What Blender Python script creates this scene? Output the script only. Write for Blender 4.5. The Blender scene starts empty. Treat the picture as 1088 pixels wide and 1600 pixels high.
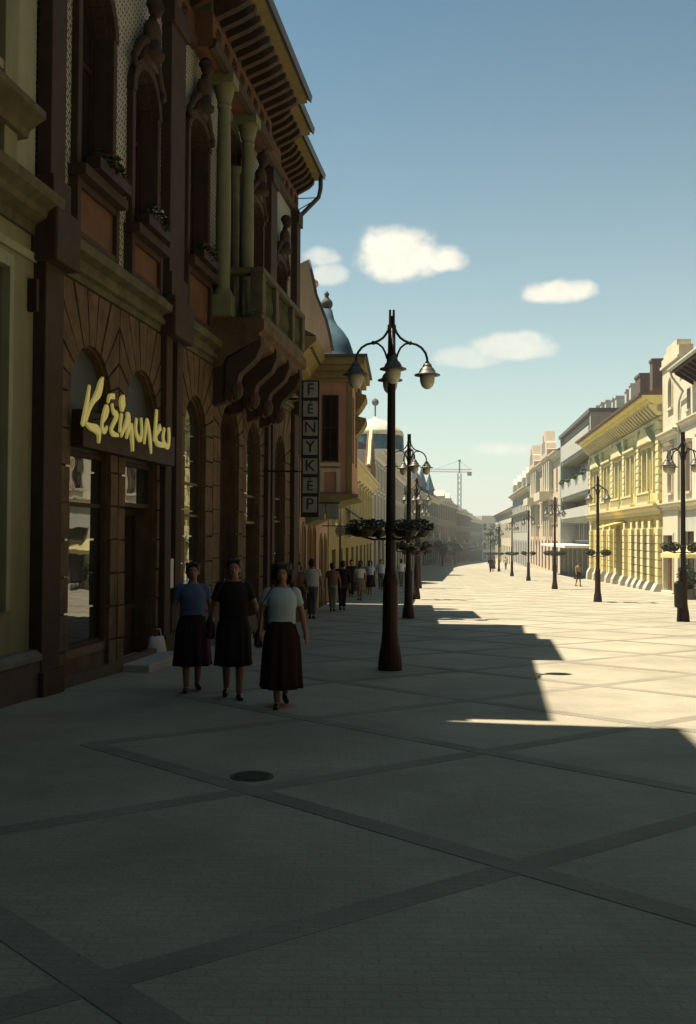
import bpy, math, random
from mathutils import Vector, Matrix, noise as mnoise

random.seed(7)
scene = bpy.context.scene
COL = scene.collection
pi = math.pi

# ------------------------------------------------------------------ camera, sky, sun, exposure
cam_d = bpy.data.cameras.new('camera')
cam = bpy.data.objects.new('camera', cam_d)
COL.objects.link(cam)
cam_d.sensor_fit = 'VERTICAL'
cam_d.sensor_height = 36.0
cam_d.lens = 36.0
cam_d.clip_end = 6000
cam_d.clip_start = 0.05
PITCH, ROLL = math.radians(1.29), math.radians(0.35)
cam.matrix_world = (Matrix.Translation((0, 0, 1.65)) @ Matrix.Rotation(pi / 2 + PITCH, 4, 'X')
                    @ Matrix.Rotation(ROLL, 4, 'Z'))
scene.camera = cam

SUN_K = (0.43, -0.09)                      # metres of shadow per metre of height
sun_el = math.atan(1 / math.hypot(*SUN_K))
sun_rot = math.atan2(-SUN_K[0], -SUN_K[1])
sd = bpy.data.lights.new('sun', 'SUN')
sd.energy = 5.0
sd.angle = math.radians(0.5)
sd.color = (1.0, 0.935, 0.82)
sun = bpy.data.objects.new('sun', sd)
COL.objects.link(sun)
sun.location = (-30, 10, 60)
sun.rotation_euler = Vector((SUN_K[0], SUN_K[1], -1)).to_track_quat('-Z', 'Y').to_euler()

scene.view_settings.view_transform = 'Standard'
scene.view_settings.look = 'None'
scene.view_settings.gamma = 1.0
scene.view_settings.use_curve_mapping = False
scene.view_settings.exposure = 0.86
scene.render.engine = 'CYCLES'
try:
    scene.cycles.max_bounces = 6
    scene.cycles.diffuse_bounces = 1
    scene.cycles.glossy_bounces = 3
except Exception:
    pass

world = bpy.data.worlds.new('World')
scene.world = world
world.use_nodes = True
WT = world.node_tree
WT.nodes.clear()


def wn(t, **kw):
    n = WT.nodes.new(t)
    for k, v in kw.items():
        setattr(n, k, v)
    return n


def wm(op, a, b=None, c=None, clamp=False):
    n = WT.nodes.new('ShaderNodeMath')
    n.operation = op
    n.use_clamp = clamp
    for i, v in enumerate((a, b, c)):
        if v is None:
            continue
        if isinstance(v, (int, float)):
            n.inputs[i].default_value = v
        else:
            WT.links.new(v, n.inputs[i])
    return n.outputs[0]


def wdot(v, d):
    n = WT.nodes.new('ShaderNodeVectorMath')
    n.operation = 'DOT_PRODUCT'
    WT.links.new(v, n.inputs[0])
    n.inputs[1].default_value = d
    return n.outputs['Value']


sky = wn('ShaderNodeTexSky', sky_type='NISHITA')
sky.sun_disc = False
sky.sun_elevation = sun_el
sky.sun_rotation = sun_rot
sky.air_density = 1.0
sky.dust_density = 0.4
sky.ozone_density = 1.0
gam = wn('ShaderNodeGamma')
gam.inputs[1].default_value = 1.6
WT.links.new(sky.outputs[0], gam.inputs[0])
tint = wn('ShaderNodeMix', data_type='RGBA', blend_type='MULTIPLY')
tint.inputs['Factor'].default_value = 1.0
tint.inputs['B'].default_value = (0.125, 0.37, 0.285, 1)
WT.links.new(gam.outputs[0], tint.inputs['A'])
tc = wn('ShaderNodeTexCoord')
DIR = tc.outputs['Generated']
sx = wn('ShaderNodeSeparateXYZ')
WT.links.new(DIR, sx.inputs[0])
# pale summer haze towards the horizon, all round
hz = wm('POWER', 2.718, wm('MULTIPLY', wm('MAXIMUM', sx.outputs[2], 0.0), -4.8))
hmix = wn('ShaderNodeMix', data_type='RGBA', blend_type='MIX')
hmix.inputs['B'].default_value = (8.1, 7.55, 6.35, 1)
WT.links.new(wm('MULTIPLY', hz, 1.0), hmix.inputs['Factor'])
WT.links.new(tint.outputs['Result'], hmix.inputs['A'])
nz = wn('ShaderNodeTexNoise')
nz.inputs['Scale'].default_value = 20.0
nz.inputs['Detail'].default_value = 8.0
nz.inputs['Roughness'].default_value = 0.56
WT.links.new(DIR, nz.inputs['Vector'])
NZ = wm('SUBTRACT', nz.outputs[0], 0.5)


def cam_dir(x, y):
    d = Vector(((x - 544) / 1600, -(y - 800) / 1600, -1.0))
    return (cam.matrix_world.to_3x3() @ d).normalized()


mask = None


def cloud(d, a, b, op, amp=1.45):
    global mask
    d = Vector(d).normalized()
    rt = d.cross(Vector((0, 0, 1))).normalized()
    up = rt.cross(d)
    dc = wm('MAXIMUM', wdot(DIR, d), 0.02)
    p = wm('DIVIDE', wm('DIVIDE', wdot(DIR, rt), dc), a)
    q = wm('DIVIDE', wm('DIVIDE', wdot(DIR, up), dc), b)
    qq = wm('MULTIPLY', q, wm('ADD', 1.0, wm('MULTIPLY', wm('LESS_THAN', q, 0.0), 0.35)))
    e = wm('SUBTRACT', 1.0, wm('ADD', wm('MULTIPLY', p, p), wm('MULTIPLY', qq, qq)))
    e = wm('ADD', e, wm('MULTIPLY', NZ, amp * 2))
    mr = WT.nodes.new('ShaderNodeMapRange')
    mr.interpolation_type = 'SMOOTHSTEP'
    WT.links.new(e, mr.inputs['Value'])
    mr.inputs['From Min'].default_value = -0.05
    mr.inputs['From Max'].default_value = 0.85
    m = wm('MULTIPLY', wm('MULTIPLY', mr.outputs[0], op), wm('GREATER_THAN', wdot(DIR, d), 0.3))
    mask = m if mask is None else wm('MAXIMUM', mask, m)


for x, y, a, b, op in ((632, 402, 78, 50, 1.0), (690, 405, 42, 30, .95), (868, 458, 62, 24, .95), (795, 545, 72, 30, .65),
                       (740, 560, 60, 22, .45), (497, 402, 38, 22, .6), (512, 430, 34, 22, .55), (780, 703, 55, 16, .6),
                       (330, 300, 120, 50, .8), (1300, 380, 130, 45, .9), (1200, 640, 110, 30, .7)):
    cloud(cam_dir(x, y), a / 1600, b / 1600, op)
for az, el, a, b in ((95, 25, .12, .05), (140, 18, .14, .05), (185, 30, .12, .06), (230, 20, .15, .05), (285, 24, .12, .05), (120, 50, .10, .06)):
    azr, elr = math.radians(az), math.radians(el)
    cloud((math.sin(azr) * math.cos(elr), math.cos(azr) * math.cos(elr), math.sin(elr)), a, b, .9)
cmix = wn('ShaderNodeMix', data_type='RGBA', blend_type='MIX')
nz2 = wn('ShaderNodeTexNoise')
nz2.inputs['Scale'].default_value = 60.0
nz2.inputs['Detail'].default_value = 6.0
WT.links.new(DIR, nz2.inputs['Vector'])
ccol = wn('ShaderNodeValToRGB')
ccol.color_ramp.elements[0].position = .34
ccol.color_ramp.elements[1].position = .60
ccol.color_ramp.elements[0].color = (7.9, 7.5, 6.4, 1)
ccol.color_ramp.elements[1].color = (9.0, 8.5, 7.1, 1)
WT.links.new(nz2.outputs[0], ccol.inputs[0])
WT.links.new(ccol.outputs[0], cmix.inputs['B'])
WT.links.new(mask, cmix.inputs['Factor'])
WT.links.new(hmix.outputs['Result'], cmix.inputs['A'])
bg = wn('ShaderNodeBackground')
bg.inputs['Strength'].default_value = 0.07
WT.links.new(cmix.outputs['Result'], bg.inputs['Color'])
wo = wn('ShaderNodeOutputWorld')
WT.links.new(bg.outputs[0], wo.inputs[0])

# ------------------------------------------------------------------ helpers
def gz(y):
    if y < 45:
        return -.028 * y
    if y < 420:
        return -1.26 - .018 * (y - 45)
    return -1.26 - .018 * 375


def tag(o, label=None, cat=None, group=None, kind=None):
    if label:
        o['label'] = label
    if cat:
        o['category'] = cat
    if group:
        o['group'] = group
    if kind:
        o['kind'] = kind
    return o


ZO = {}


def root(name, loc, rz, label, cat, group=None):
    """Empty at a thing's base; its parts are modelled with z measured from the camera's foot."""
    o = bpy.data.objects.new(name, None)
    o.empty_display_size = .3
    COL.objects.link(o)
    o.location = loc
    o.rotation_euler = (0, 0, rz)
    ZO[o.name] = loc[2]
    return tag(o, label, cat, group)


class MB:
    def __init__(self):
        self.v, self.f = [], []

    def add(self, vs, fs):
        n = len(self.v)
        self.v += [tuple(p) for p in vs]
        self.f += [tuple(i + n for i in f) for f in fs]
        return self

    def box(self, x0, x1, y0, y1, z0, z1):
        return self.add([(x0, y0, z0), (x1, y0, z0), (x1, y1, z0), (x0, y1, z0), (x0, y0, z1), (x1, y0, z1), (x1, y1, z1), (x0, y1, z1)],
                        [(0, 3, 2, 1), (4, 5, 6, 7), (0, 1, 5, 4), (1, 2, 6, 5), (2, 3, 7, 6), (3, 0, 4, 7)])

    def prism_y(self, pts, y0, y1):
        """polygon of (x, z) pushed from y0 to y1"""
        n = len(pts)
        vs = [(x, y0, z) for x, z in pts] + [(x, y1, z) for x, z in pts]
        fs = [tuple(range(n)), tuple(range(2 * n - 1, n - 1, -1))]
        fs += [(i, i + n, (i + 1) % n + n, (i + 1) % n) for i in range(n)]
        return self.add(vs, fs)

    def prism_x(self, pts, x0, x1):
        """polygon of (y, z) pushed from x0 to x1"""
        n = len(pts)
        vs = [(x0, y, z) for y, z in pts] + [(x1, y, z) for y, z in pts]
        fs = [tuple(range(n)), tuple(range(2 * n - 1, n - 1, -1))]
        fs += [(i, i + n, (i + 1) % n + n, (i + 1) % n) for i in range(n)]
        return self.add(vs, fs)

    def tube(self, path, r, seg=8, cap=True):
        path = [Vector(p) for p in path]
        n = len(path)
        rs = r if isinstance(r, (list, tuple)) else [r] * n
        vs, fs = [], []
        t0 = (path[1] - path[0]).normalized()
        ref = Vector((0, 0, 1)) if abs(t0.z) < .9 else Vector((1, 0, 0))
        u = t0.cross(ref).normalized()
        for i, p in enumerate(path):
            t = (path[min(i + 1, n - 1)] - path[max(i - 1, 0)]).normalized()
            u = (u - t * u.dot(t)).normalized()
            w = t.cross(u)
            for k in range(seg):
                a = 2 * pi * k / seg
                vs.append(p + (u * math.cos(a) + w * math.sin(a)) * rs[i])
        for i in range(n - 1):
            for k in range(seg):
                k2 = (k + 1) % seg
                fs.append((i * seg + k, i * seg + k2, (i + 1) * seg + k2, (i + 1) * seg + k))
        if cap:
            fs.append(tuple(range(seg - 1, -1, -1)))
            fs.append(tuple(range((n - 1) * seg, n * seg)))
        return self.add(vs, fs)

    def lathe(self, prof, c=(0, 0), seg=14, a0=0, sy=1.0):
        n = len(prof)
        vs, fs = [], []
        for r, z in prof:
            for k in range(seg):
                a = a0 + 2 * pi * k / seg
                vs.append((c[0] + r * math.cos(a), c[1] + r * sy * math.sin(a), z))
        for i in range(n - 1):
            for k in range(seg):
                k2 = (k + 1) % seg
                fs.append((i * seg + k, i * seg + k2, (i + 1) * seg + k2, (i + 1) * seg + k))
        fs.append(tuple(range(seg - 1, -1, -1)))
        fs.append(tuple(range((n - 1) * seg, n * seg)))
        return self.add(vs, fs)

    def loft(self, rings, seg=14, fold=0, nf=9, ph=0):
        """rings of (cx, cy, z, rx, ry)"""
        vs, fs = [], []
        n = len(rings)
        for i, (cx, cy, z, rx, ry) in enumerate(rings):
            for k in range(seg):
                a = 2 * pi * k / seg
                m = 1 + (fold * i / (n - 1)) * (math.sin(nf * a + ph) + .5 * math.sin((nf + 4) * a + 2.1 * ph + .3 * i)) if fold else 1
                vs.append((cx + rx * m * math.cos(a), cy + ry * m * math.sin(a), z))
        for i in range(n - 1):
            for k in range(seg):
                k2 = (k + 1) % seg
                fs.append((i * seg + k, i * seg + k2, (i + 1) * seg + k2, (i + 1) * seg + k))
        fs.append(tuple(range(seg - 1, -1, -1)))
        fs.append(tuple(range((n - 1) * seg, n * seg)))
        return self.add(vs, fs)

    def ball(self, c, r, seg=10, rings=7):
        rx, ry, rz = r if isinstance(r, (tuple, list)) else (r, r, r)
        pr = []
        for i in range(rings + 1):
            t = -pi / 2 + pi * i / rings
            k = max(math.cos(t), .02)
            pr.append((c[0], c[1], c[2] + rz * math.sin(t), rx * k, ry * k))
        return self.loft(pr, seg)

    def mesh(self, name, m, smooth=False, dz=0.0):
        me = bpy.data.meshes.new(name)
        me.from_pydata([(x, y, z - dz) for x, y, z in self.v], [], self.f)
        for q in (m if isinstance(m, list) else [m]):
            me.materials.append(q)
        if smooth:
            me.polygons.foreach_set('use_smooth', [True] * len(me.polygons))
        me.update()
        return me

    def build(self, name, m, parent=None, smooth=False, bevel=0, loc=None):
        dz = ZO.get(parent.name, 0) if parent else 0
        o = bpy.data.objects.new(name, self.mesh(name, m, smooth, dz))
        COL.objects.link(o)
        if parent:
            o.parent = parent
            ZO[o.name] = dz
        if loc:
            o.location = loc
        if bevel:
            b = o.modifiers.new('edge', 'BEVEL')
            b.width = bevel
            b.segments = 2
            b.limit_method = 'ANGLE'
        return o


def inst(src, name, parent, loc, rz=0):
    o = src.copy()
    o.name = name
    COL.objects.link(o)
    o.parent = parent
    o.location = loc
    o.rotation_euler = (0, 0, rz)
    return o


def children(o):
    return [c for c in bpy.data.objects if c.parent == o]


def arch_pts(xa, xb, spring, crown, n=10):
    c, r, h = (xa + xb) / 2, (xb - xa) / 2, crown - spring
    return [(c - r * math.cos(pi * i / n), spring + h * math.sin(pi * i / n)) for i in range(n + 1)]


def wall(mb, x0, x1, z0, z1, ops, y0=0.0, depth=.25):
    """A wall with real openings (xa, xb, za, zb, rise of arch or 0) and their reveals."""
    xs = sorted({x0, x1} | {o[0] for o in ops} | {o[1] for o in ops})
    zs = sorted({z0, z1} | {o[2] for o in ops} | {o[3] for o in ops})
    for i in range(len(xs) - 1):
        for j in range(len(zs) - 1):
            cx, cz = (xs[i] + xs[i + 1]) / 2, (zs[j] + zs[j + 1]) / 2
            if any(o[0] < cx < o[1] and o[2] < cz < o[3] for o in ops):
                continue
            a, b, c, d = xs[i], xs[i + 1], zs[j], zs[j + 1]
            mb.add([(a, y0, c), (b, y0, c), (b, y0, d), (a, y0, d)], [(0, 1, 2, 3)])
    y1 = y0 + depth
    for xa, xb, za, zb, r in ops:
        sp = zb - r
        mb.add([(xa, y0, za), (xa, y1, za), (xa, y1, sp), (xa, y0, sp)], [(0, 1, 2, 3)])
        mb.add([(xb, y0, za), (xb, y0, sp), (xb, y1, sp), (xb, y1, za)], [(0, 1, 2, 3)])
        mb.add([(xa, y0, za), (xb, y0, za), (xb, y1, za), (xa, y1, za)], [(0, 1, 2, 3)])
        if r:
            p = arch_pts(xa, xb, sp, zb)
            for (ax, az), (bx, bz) in zip(p, p[1:]):
                mb.add([(ax, y0, az), (bx, y0, bz), (bx, y0, zb + 1e-4), (ax, y0, zb + 1e-4)], [(0, 1, 2, 3)])
                mb.add([(ax, y0, az), (ax, y1, az), (bx, y1, bz), (bx, y0, bz)], [(0, 1, 2, 3)])
        else:
            mb.add([(xa, y0, zb), (xa, y1, zb), (xb, y1, zb), (xb, y0, zb)], [(0, 1, 2, 3)])
    mb.add([(x0, y0, z1), (x1, y0, z1), (x1, y1, z1), (x0, y1, z1)], [(0, 1, 2, 3)])
    mb.add([(x0, y0, z0), (x0, y0, z1), (x0, y1, z1), (x0, y1, z0)], [(0, 1, 2, 3)])
    mb.add([(x1, y0, z0), (x1, y1, z0), (x1, y1, z1), (x1, y0, z1)], [(0, 1, 2, 3)])
    return mb


# ------------------------------------------------------------------ materials
def mat(name, col, rough=.8, var=.18, scale=2.5, bump=.15, fine=40, metal=0.0, spec=.3, stain=.0):
    m = bpy.data.materials.new(name)
    m.use_nodes = True
    t = m.node_tree
    b = t.nodes['Principled BSDF']
    b.inputs['Roughness'].default_value = rough
    b.inputs['Metallic'].default_value = metal
    b.inputs['Specular IOR Level'].default_value = spec
    tcn = t.nodes.new('ShaderNodeTexCoord')
    n1 = t.nodes.new('ShaderNodeTexNoise')
    n1.inputs['Scale'].default_value = scale
    n1.inputs['Detail'].default_value = 6
    n1.inputs['Roughness'].default_value = .65
    t.links.new(tcn.outputs['Object'], n1.inputs['Vector'])
    cr = t.nodes.new('ShaderNodeValToRGB')
    cr.color_ramp.elements[0].position = .3
    cr.color_ramp.elements[1].position = .72
    lo = tuple(c * (1 - var) for c in col)
    hi = tuple(min(1, c * (1 + var)) for c in col)
    cr.color_ramp.elements[0].color = (*lo, 1)
    cr.color_ramp.elements[1].color = (*hi, 1)
    t.links.new(n1.outputs[0], cr.inputs[0])
    out = cr.outputs[0]
    if stain:
        mp = t.nodes.new('ShaderNodeMapping')
        mp.inputs['Scale'].default_value = (3.0, 3.0, .35)
        t.links.new(tcn.outputs['Object'], mp.inputs[0])
        n3 = t.nodes.new('ShaderNodeTexNoise')
        n3.inputs['Scale'].default_value = 1.6
        n3.inputs['Detail'].default_value = 5
        t.links.new(mp.outputs[0], n3.inputs['Vector'])
        r3 = t.nodes.new('ShaderNodeMapRange')
        r3.inputs['From Min'].default_value = .48
        r3.inputs['From Max'].default_value = .75
        r3.inputs['To Max'].default_value = stain
        t.links.new(n3.outputs[0], r3.inputs[0])
        mx = t.nodes.new('ShaderNodeMix')
        mx.data_type = 'RGBA'
        mx.inputs['B'].default_value = (col[0] * .35, col[1] * .33, col[2] * .32, 1)
        t.links.new(r3.outputs[0], mx.inputs['Factor'])
        t.links.new(out, mx.inputs['A'])
        out = mx.outputs['Result']
    t.links.new(out, b.inputs['Base Color'])
    if bump:
        n2 = t.nodes.new('ShaderNodeTexNoise')
        n2.inputs['Scale'].default_value = fine
        n2.inputs['Detail'].default_value = 4
        t.links.new(tcn.outputs['Object'], n2.inputs['Vector'])
        bp = t.nodes.new('ShaderNodeBump')
        bp.inputs['Strength'].default_value = bump
        bp.inputs['Distance'].default_value = .02
        t.links.new(n2.outputs[0], bp.inputs['Height'])
        t.links.new(bp.outputs[0], b.inputs['Normal'])
    return m


def glass_mat(name, col, ior=1.75, rough=.015):
    m = mat(name, col, rough, .3, 1.2, 0, spec=.5)
    m.node_tree.nodes['Principled BSDF'].inputs['IOR'].default_value = ior
    t = m.node_tree
    tcn = t.nodes.new('ShaderNodeTexCoord')
    n2 = t.nodes.new('ShaderNodeTexNoise')
    n2.inputs['Scale'].default_value = 1.3
    t.links.new(tcn.outputs['Object'], n2.inputs['Vector'])
    bp = t.nodes.new('ShaderNodeBump')
    bp.inputs['Strength'].default_value = .06
    bp.inputs['Distance'].default_value = .05
    t.links.new(n2.outputs[0], bp.inputs['Height'])
    t.links.new(bp.outputs[0], t.nodes['Principled BSDF'].inputs['Normal'])
    return m


def brick_mix(m, sx_, rows, col2, rot=0, mortar=.02, strength=1.0, swap=True, bump=.3):
    """lay a brick pattern over a mat() material: joints of colour col2"""
    t = m.node_tree
    b = t.nodes['Principled BSDF']
    src = b.inputs['Base Color'].links[0].from_socket
    tcn = t.nodes.new('ShaderNodeTexCoord')
    mp = t.nodes.new('ShaderNodeMapping')
    if swap:
        s = t.nodes.new('ShaderNodeSeparateXYZ')
        c = t.nodes.new('ShaderNodeCombineXYZ')
        t.links.new(tcn.outputs['Object'], s.inputs[0])
        t.links.new(s.outputs[0], c.inputs[0])
        t.links.new(s.outputs[2], c.inputs[1])
        t.links.new(c.outputs[0], mp.inputs[0])
    else:
        t.links.new(tcn.outputs['Object'], mp.inputs[0])
    mp.inputs['Rotation'].default_value = (0, 0, rot)
    br = t.nodes.new('ShaderNodeTexBrick')
    br.inputs['Scale'].default_value = 1.0
    br.inputs['Brick Width'].default_value = sx_
    br.inputs['Row Height'].default_value = rows
    br.inputs['Mortar Size'].default_value = mortar
    br.inputs['Mortar Smooth'].default_value = .3
    br.inputs['Color1'].default_value = (1, 1, 1, 1)
    br.inputs['Color2'].default_value = (.82, .82, .82, 1)
    br.inputs['Mortar'].default_value = (*col2, 1)
    t.links.new(mp.outputs[0], br.inputs['Vector'])
    mx = t.nodes.new('ShaderNodeMix')
    mx.data_type = 'RGBA'
    mx.blend_type = 'MULTIPLY'
    mx.inputs['Factor'].default_value = strength
    t.links.new(src, mx.inputs['A'])
    t.links.new(br.outputs['Color'], mx.inputs['B'])
    t.links.new(mx.outputs['Result'], b.inputs['Base Color'])
    return m


M = {}
M['pave'] = brick_mix(mat('pavement_stone', (.41, .352, .24), .85, .24, .55, .35, 45, stain=0), .14, .07, (.62, .6, .57), 0, .006, .38, False)
M['band'] = brick_mix(mat('dark_paving', (.30, .258, .182), .85, .25, .8, .35, 45), .14, .07, (.62, .6, .57), 0, .006, .38, False)
M['brown'] = mat('brown_render', (.15, .095, .042), .85, .4, 2.2, .5, 30, stain=.7)
M['block'] = mat('brown_block', (.16, .102, .047), .85, .4, 3, .5, 30, stain=.65)
M['trim'] = mat('dark_red_brick', (.066, .040, .020), .8, .25, 3, .2, 40)
M['red'] = mat('red_panel', (.165, .085, .037), .85, .2, 3, .2, 40)
M['orange'] = mat('orange_terracotta', (.165, .083, .033), .85, .25, 3, .2, 40)
M['lattice'] = brick_mix(mat('glazed_pale_brick', (.70, .69, .52), .6, .1, 3, .1, 40), .16, .062, (.16, .15, .12), math.radians(38), .016, 1.0)
M['pale'] = mat('pale_plaster', (.46, .44, .27), .8, .1, 2, .15, 40, stain=.25)
M['olive'] = mat('olive_cornice', (.125, .112, .052), .85, .35, 3, .25, 40, stain=.4)
M['column'] = mat('pale_column_stone', (.235, .23, .11), .7, .12, 4, .12, 40)
M['soffit'] = mat('ochre_soffit', (.25, .19, .055), .85, .2, 3, .15, 40, stain=.3)
M['wood'] = mat('dark_shop_wood', (.045, .02, .011), .7, .3, 4, .15, 50, spec=.35)
M['woodmid'] = mat('brown_wood', (.11, .055, .025), .5, .25, 4, .15, 50, spec=.35)
M['shopglass'] = glass_mat('shop_glass', (.03, .034, .024), 2.1)
M['glass'] = glass_mat('window_glass', (.028, .022, .014), 1.42)
M['farglass'] = mat('dark_far_glass', (.06, .055, .04), .25, .3, .6, 0, spec=.4)
M['bluepanel'] = mat('blue_grey_board', (.075, .088, .080), .6, .2, 2, .1, 40)
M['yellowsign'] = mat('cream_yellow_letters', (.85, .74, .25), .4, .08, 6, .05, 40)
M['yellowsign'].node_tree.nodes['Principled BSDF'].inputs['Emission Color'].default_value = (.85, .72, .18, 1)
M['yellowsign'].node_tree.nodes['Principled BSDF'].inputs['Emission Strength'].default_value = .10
M['leftwall'] = mat('olive_beige_plaster', (.265, .26, .135), .85, .12, 1.2, .2, 50, stain=.3)
M['lefttrim'] = mat('pale_beige_trim', (.36, .36, .21), .8, .12, 2, .15, 50, stain=.3)
M['plinth'] = mat('grey_plinth_stone', (.13, .10, .07), .85, .2, 3, .25, 40)
M['iron'] = mat('dark_lamp_iron', (.020, .015, .010), .45, .2, 8, .08, 60, metal=.3, spec=.4)
M['ironred'] = mat('red_brown_lamp_base', (.034, .015, .010), .5, .25, 8, .08, 60, metal=.2)
M['globe'] = mat('frosted_globe', (.52, .50, .36), .3, .06, 5, 0, spec=.5)
M['zinc'] = mat('weathered_zinc', (.12, .11, .085), .5, .2, 4, .1, 40, metal=.5)
M['tile'] = mat('clay_roof', (.17, .095, .06), .85, .25, 4, .3, 20)
M['greyroof'] = mat('grey_roof', (.13, .12, .10), .8, .2, 3, .2, 20)
M['pink'] = mat('pink_plaster', (.56, .30, .185), .85, .12, 1.5, .2, 50, stain=.25)
M['ochre'] = mat('ochre_trim', (.32, .25, .09), .8, .12, 2, .15, 50, stain=.3)
M['cream'] = mat('cream_plaster', (.68, .58, .38), .85, .1, 1.4, .15, 50, stain=.2)
M['creamtrim'] = mat('cream_trim', (.68, .60, .42), .8, .08, 2, .1, 50, stain=.15)
M['yellow'] = mat('yellow_plaster', (.80, .66, .24), .85, .12, 1.0, .15, 50, stain=.2)
M['yellowdark'] = mat('deep_yellow_plaster', (.70, .52, .14), .85, .12, 1.2, .15, 50, stain=.2)
M['yellowtrim'] = mat('pale_yellow_trim', (.74, .63, .32), .8, .1, 2, .1, 50, stain=.15)
M['bluedome'] = mat('blue_green_copper', (.045, .095, .11), .75, .35, 2.5, .3, 20)
M['greywall'] = mat('grey_green_concrete', (.34, .335, .26), .85, .12, 1.2, .2, 40, stain=.3)
M['greyband'] = mat('pale_concrete_band', (.50, .475, .38), .85, .1, 1.2, .2, 40, stain=.25)
M['pinkcream'] = mat('pink_cream_plaster', (.64, .49, .33), .85, .1, 1.2, .15, 40, stain=.2)
M['white'] = mat('white_paint', (.74, .72, .64), .6, .05, 3, .05, 40)
M['curtain'] = mat('curtained_glass', (.42, .38, .28), .35, .3, .9, 0, spec=.5)
M['dimglass'] = mat('half_curtained_glass', (.20, .18, .13), .3, .4, .8, 0, spec=.5)
M['dark'] = mat('dark_opening', (.025, .02, .014), .7, .3, 2, 0)
M['brick'] = mat('chimney_brick', (.13, .085, .06), .9, .25, 6, .3, 30)
M['signblack'] = mat('black_sign_case', (.018, .014, .011), .5, .2, 5, .05, 40)
M['signpanel'] = mat('grey_sign_panel', (.30, .30, .23), .5, .15, 8, .05, 40)
M['leaf'] = mat('green_leaves', (.045, .075, .018), .6, .4, 5, 0)
M['leafdark'] = mat('dark_leaves', (.028, .045, .014), .6, .4, 5, 0)
M['flower'] = mat('red_flowers', (.20, .035, .014), .6, .3, 6, 0)
M['flowerwhite'] = mat('white_flowers', (.75, .73, .68), .6, .1, 6, 0)
M['ledge'] = mat('worn_grey_ledge', (.19, .19, .155), .85, .25, 3, .3, 40, stain=.4)
M['bark'] = mat('tree_bark', (.09, .06, .04), .9, .3, 6, .4, 20)
M['skin'] = mat('skin', (.36, .19, .11), .55, .06, 12, 0)
M['hair'] = mat('dark_hair', (.020, .012, .008), .5, .3, 20, .3, 90)
M['bluecloth'] = mat('blue_blouse', (.10, .15, .28), .85, .12, 14, .2, 90)
M['lightblue'] = mat('pale_blue_shirt', (.46, .55, .57), .85, .08, 14, .2, 90)
M['darkred'] = mat('dark_red_cloth', (.032, .011, .010), .9, .2, 14, .2, 90)
M['black'] = mat('black_cloth', (.022, .014, .012), .9, .2, 14, .2, 90)
M['whitecloth'] = mat('white_cloth', (.62, .60, .54), .85, .06, 14, .2, 90)
M['tan'] = mat('tan_cloth', (.26, .17, .10), .85, .1, 14, .2, 90)
M['jeans'] = mat('grey_blue_cloth', (.12, .13, .13), .85, .1, 14, .2, 90)
M['leather'] = mat('dark_leather', (.025, .012, .009), .5, .2, 10, .1, 60)
M['canvas'] = mat('yellow_cream_canvas', (.80, .66, .26), .8, .06, 4, .1, 60)

# ------------------------------------------------------------------ the ground
g = MB()
ys = [-80, -40, -10] + list(range(0, 45, 5)) + [45, 60, 100, 200, 420, 700]
for i in range(len(ys) - 1):
    a, b = ys[i], ys[i + 1]
    za, zb = (gz(a) if a > 0 else -.028 * a), (gz(b) if b > 0 else -.028 * b)
    w0 = -120 if a < 420 else -900
    w1 = 200 if a < 420 else 1500
    g.add([(w0, a, za), (w1, a, za), (w1, b, zb), (w0, b, zb)], [(0, 1, 2, 3)])
pavement = tag(g.build('pavement', M['pave']), kind='structure')

# dark bands: a lattice of diamonds along the street
ax, ay = Vector((.28, 3.44)), Vector((3.56, -.28))
o0 = Vector((.94, 5.63))


def strip(p, q, lift, w=.095):
    d = (q - p).normalized()
    n = Vector((-d.y, d.x)) * w
    m = MB()
    cuts = [0.0, 1.0]
    for yb in (0, 45):
        if (p.y - yb) * (q.y - yb) < 0:
            cuts.append((yb - p.y) / (q.y - p.y))
    cuts.sort()
    for s, e in zip(cuts, cuts[1:]):
        a, b = p + (q - p) * s, p + (q - p) * e
        vs = [(c.x, c.y, gz(c.y) + lift) for c in (a - n, b - n, b + n, a + n)]
        lo_ = [(x_, y_, z_ - lift - .001) for x_, y_, z_ in vs]
        m.add(vs + lo_, [(0, 1, 2, 3), (0, 4, 5, 1), (2, 6, 7, 3)])
    return m.build('paving_band', M['band'], pavement)


for fam, (du, dv) in enumerate(((.5, .5), (.5, -.5))):
    step = ax * du + ay * dv
    for k in range(-4, 44):
        b0 = o0 + ax * k
        lo, hi = (-2, 7) if fam == 0 else (-7, 2)
        p, q = b0 + step * lo, b0 + step * hi
        # keep clear of the walls on the left
        pts = []
        for i in range(41):
            c = p + (q - p) * (i / 40)
            wl = -3.86 + .14 * (c.y - 12.81) if c.y < 30 else (-1.48 + .052 * (c.y - 30) if c.y < 43 else -.8 + .1 * (c.y - 43))
            if c.x > wl + .7 and c.y > 1.0 and c.x < 12 + .09 * c.y:
                pts.append(c)
        if len(pts) > 3:
            strip(pts[0], pts[-1], .002 + .0018 * fam)

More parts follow.
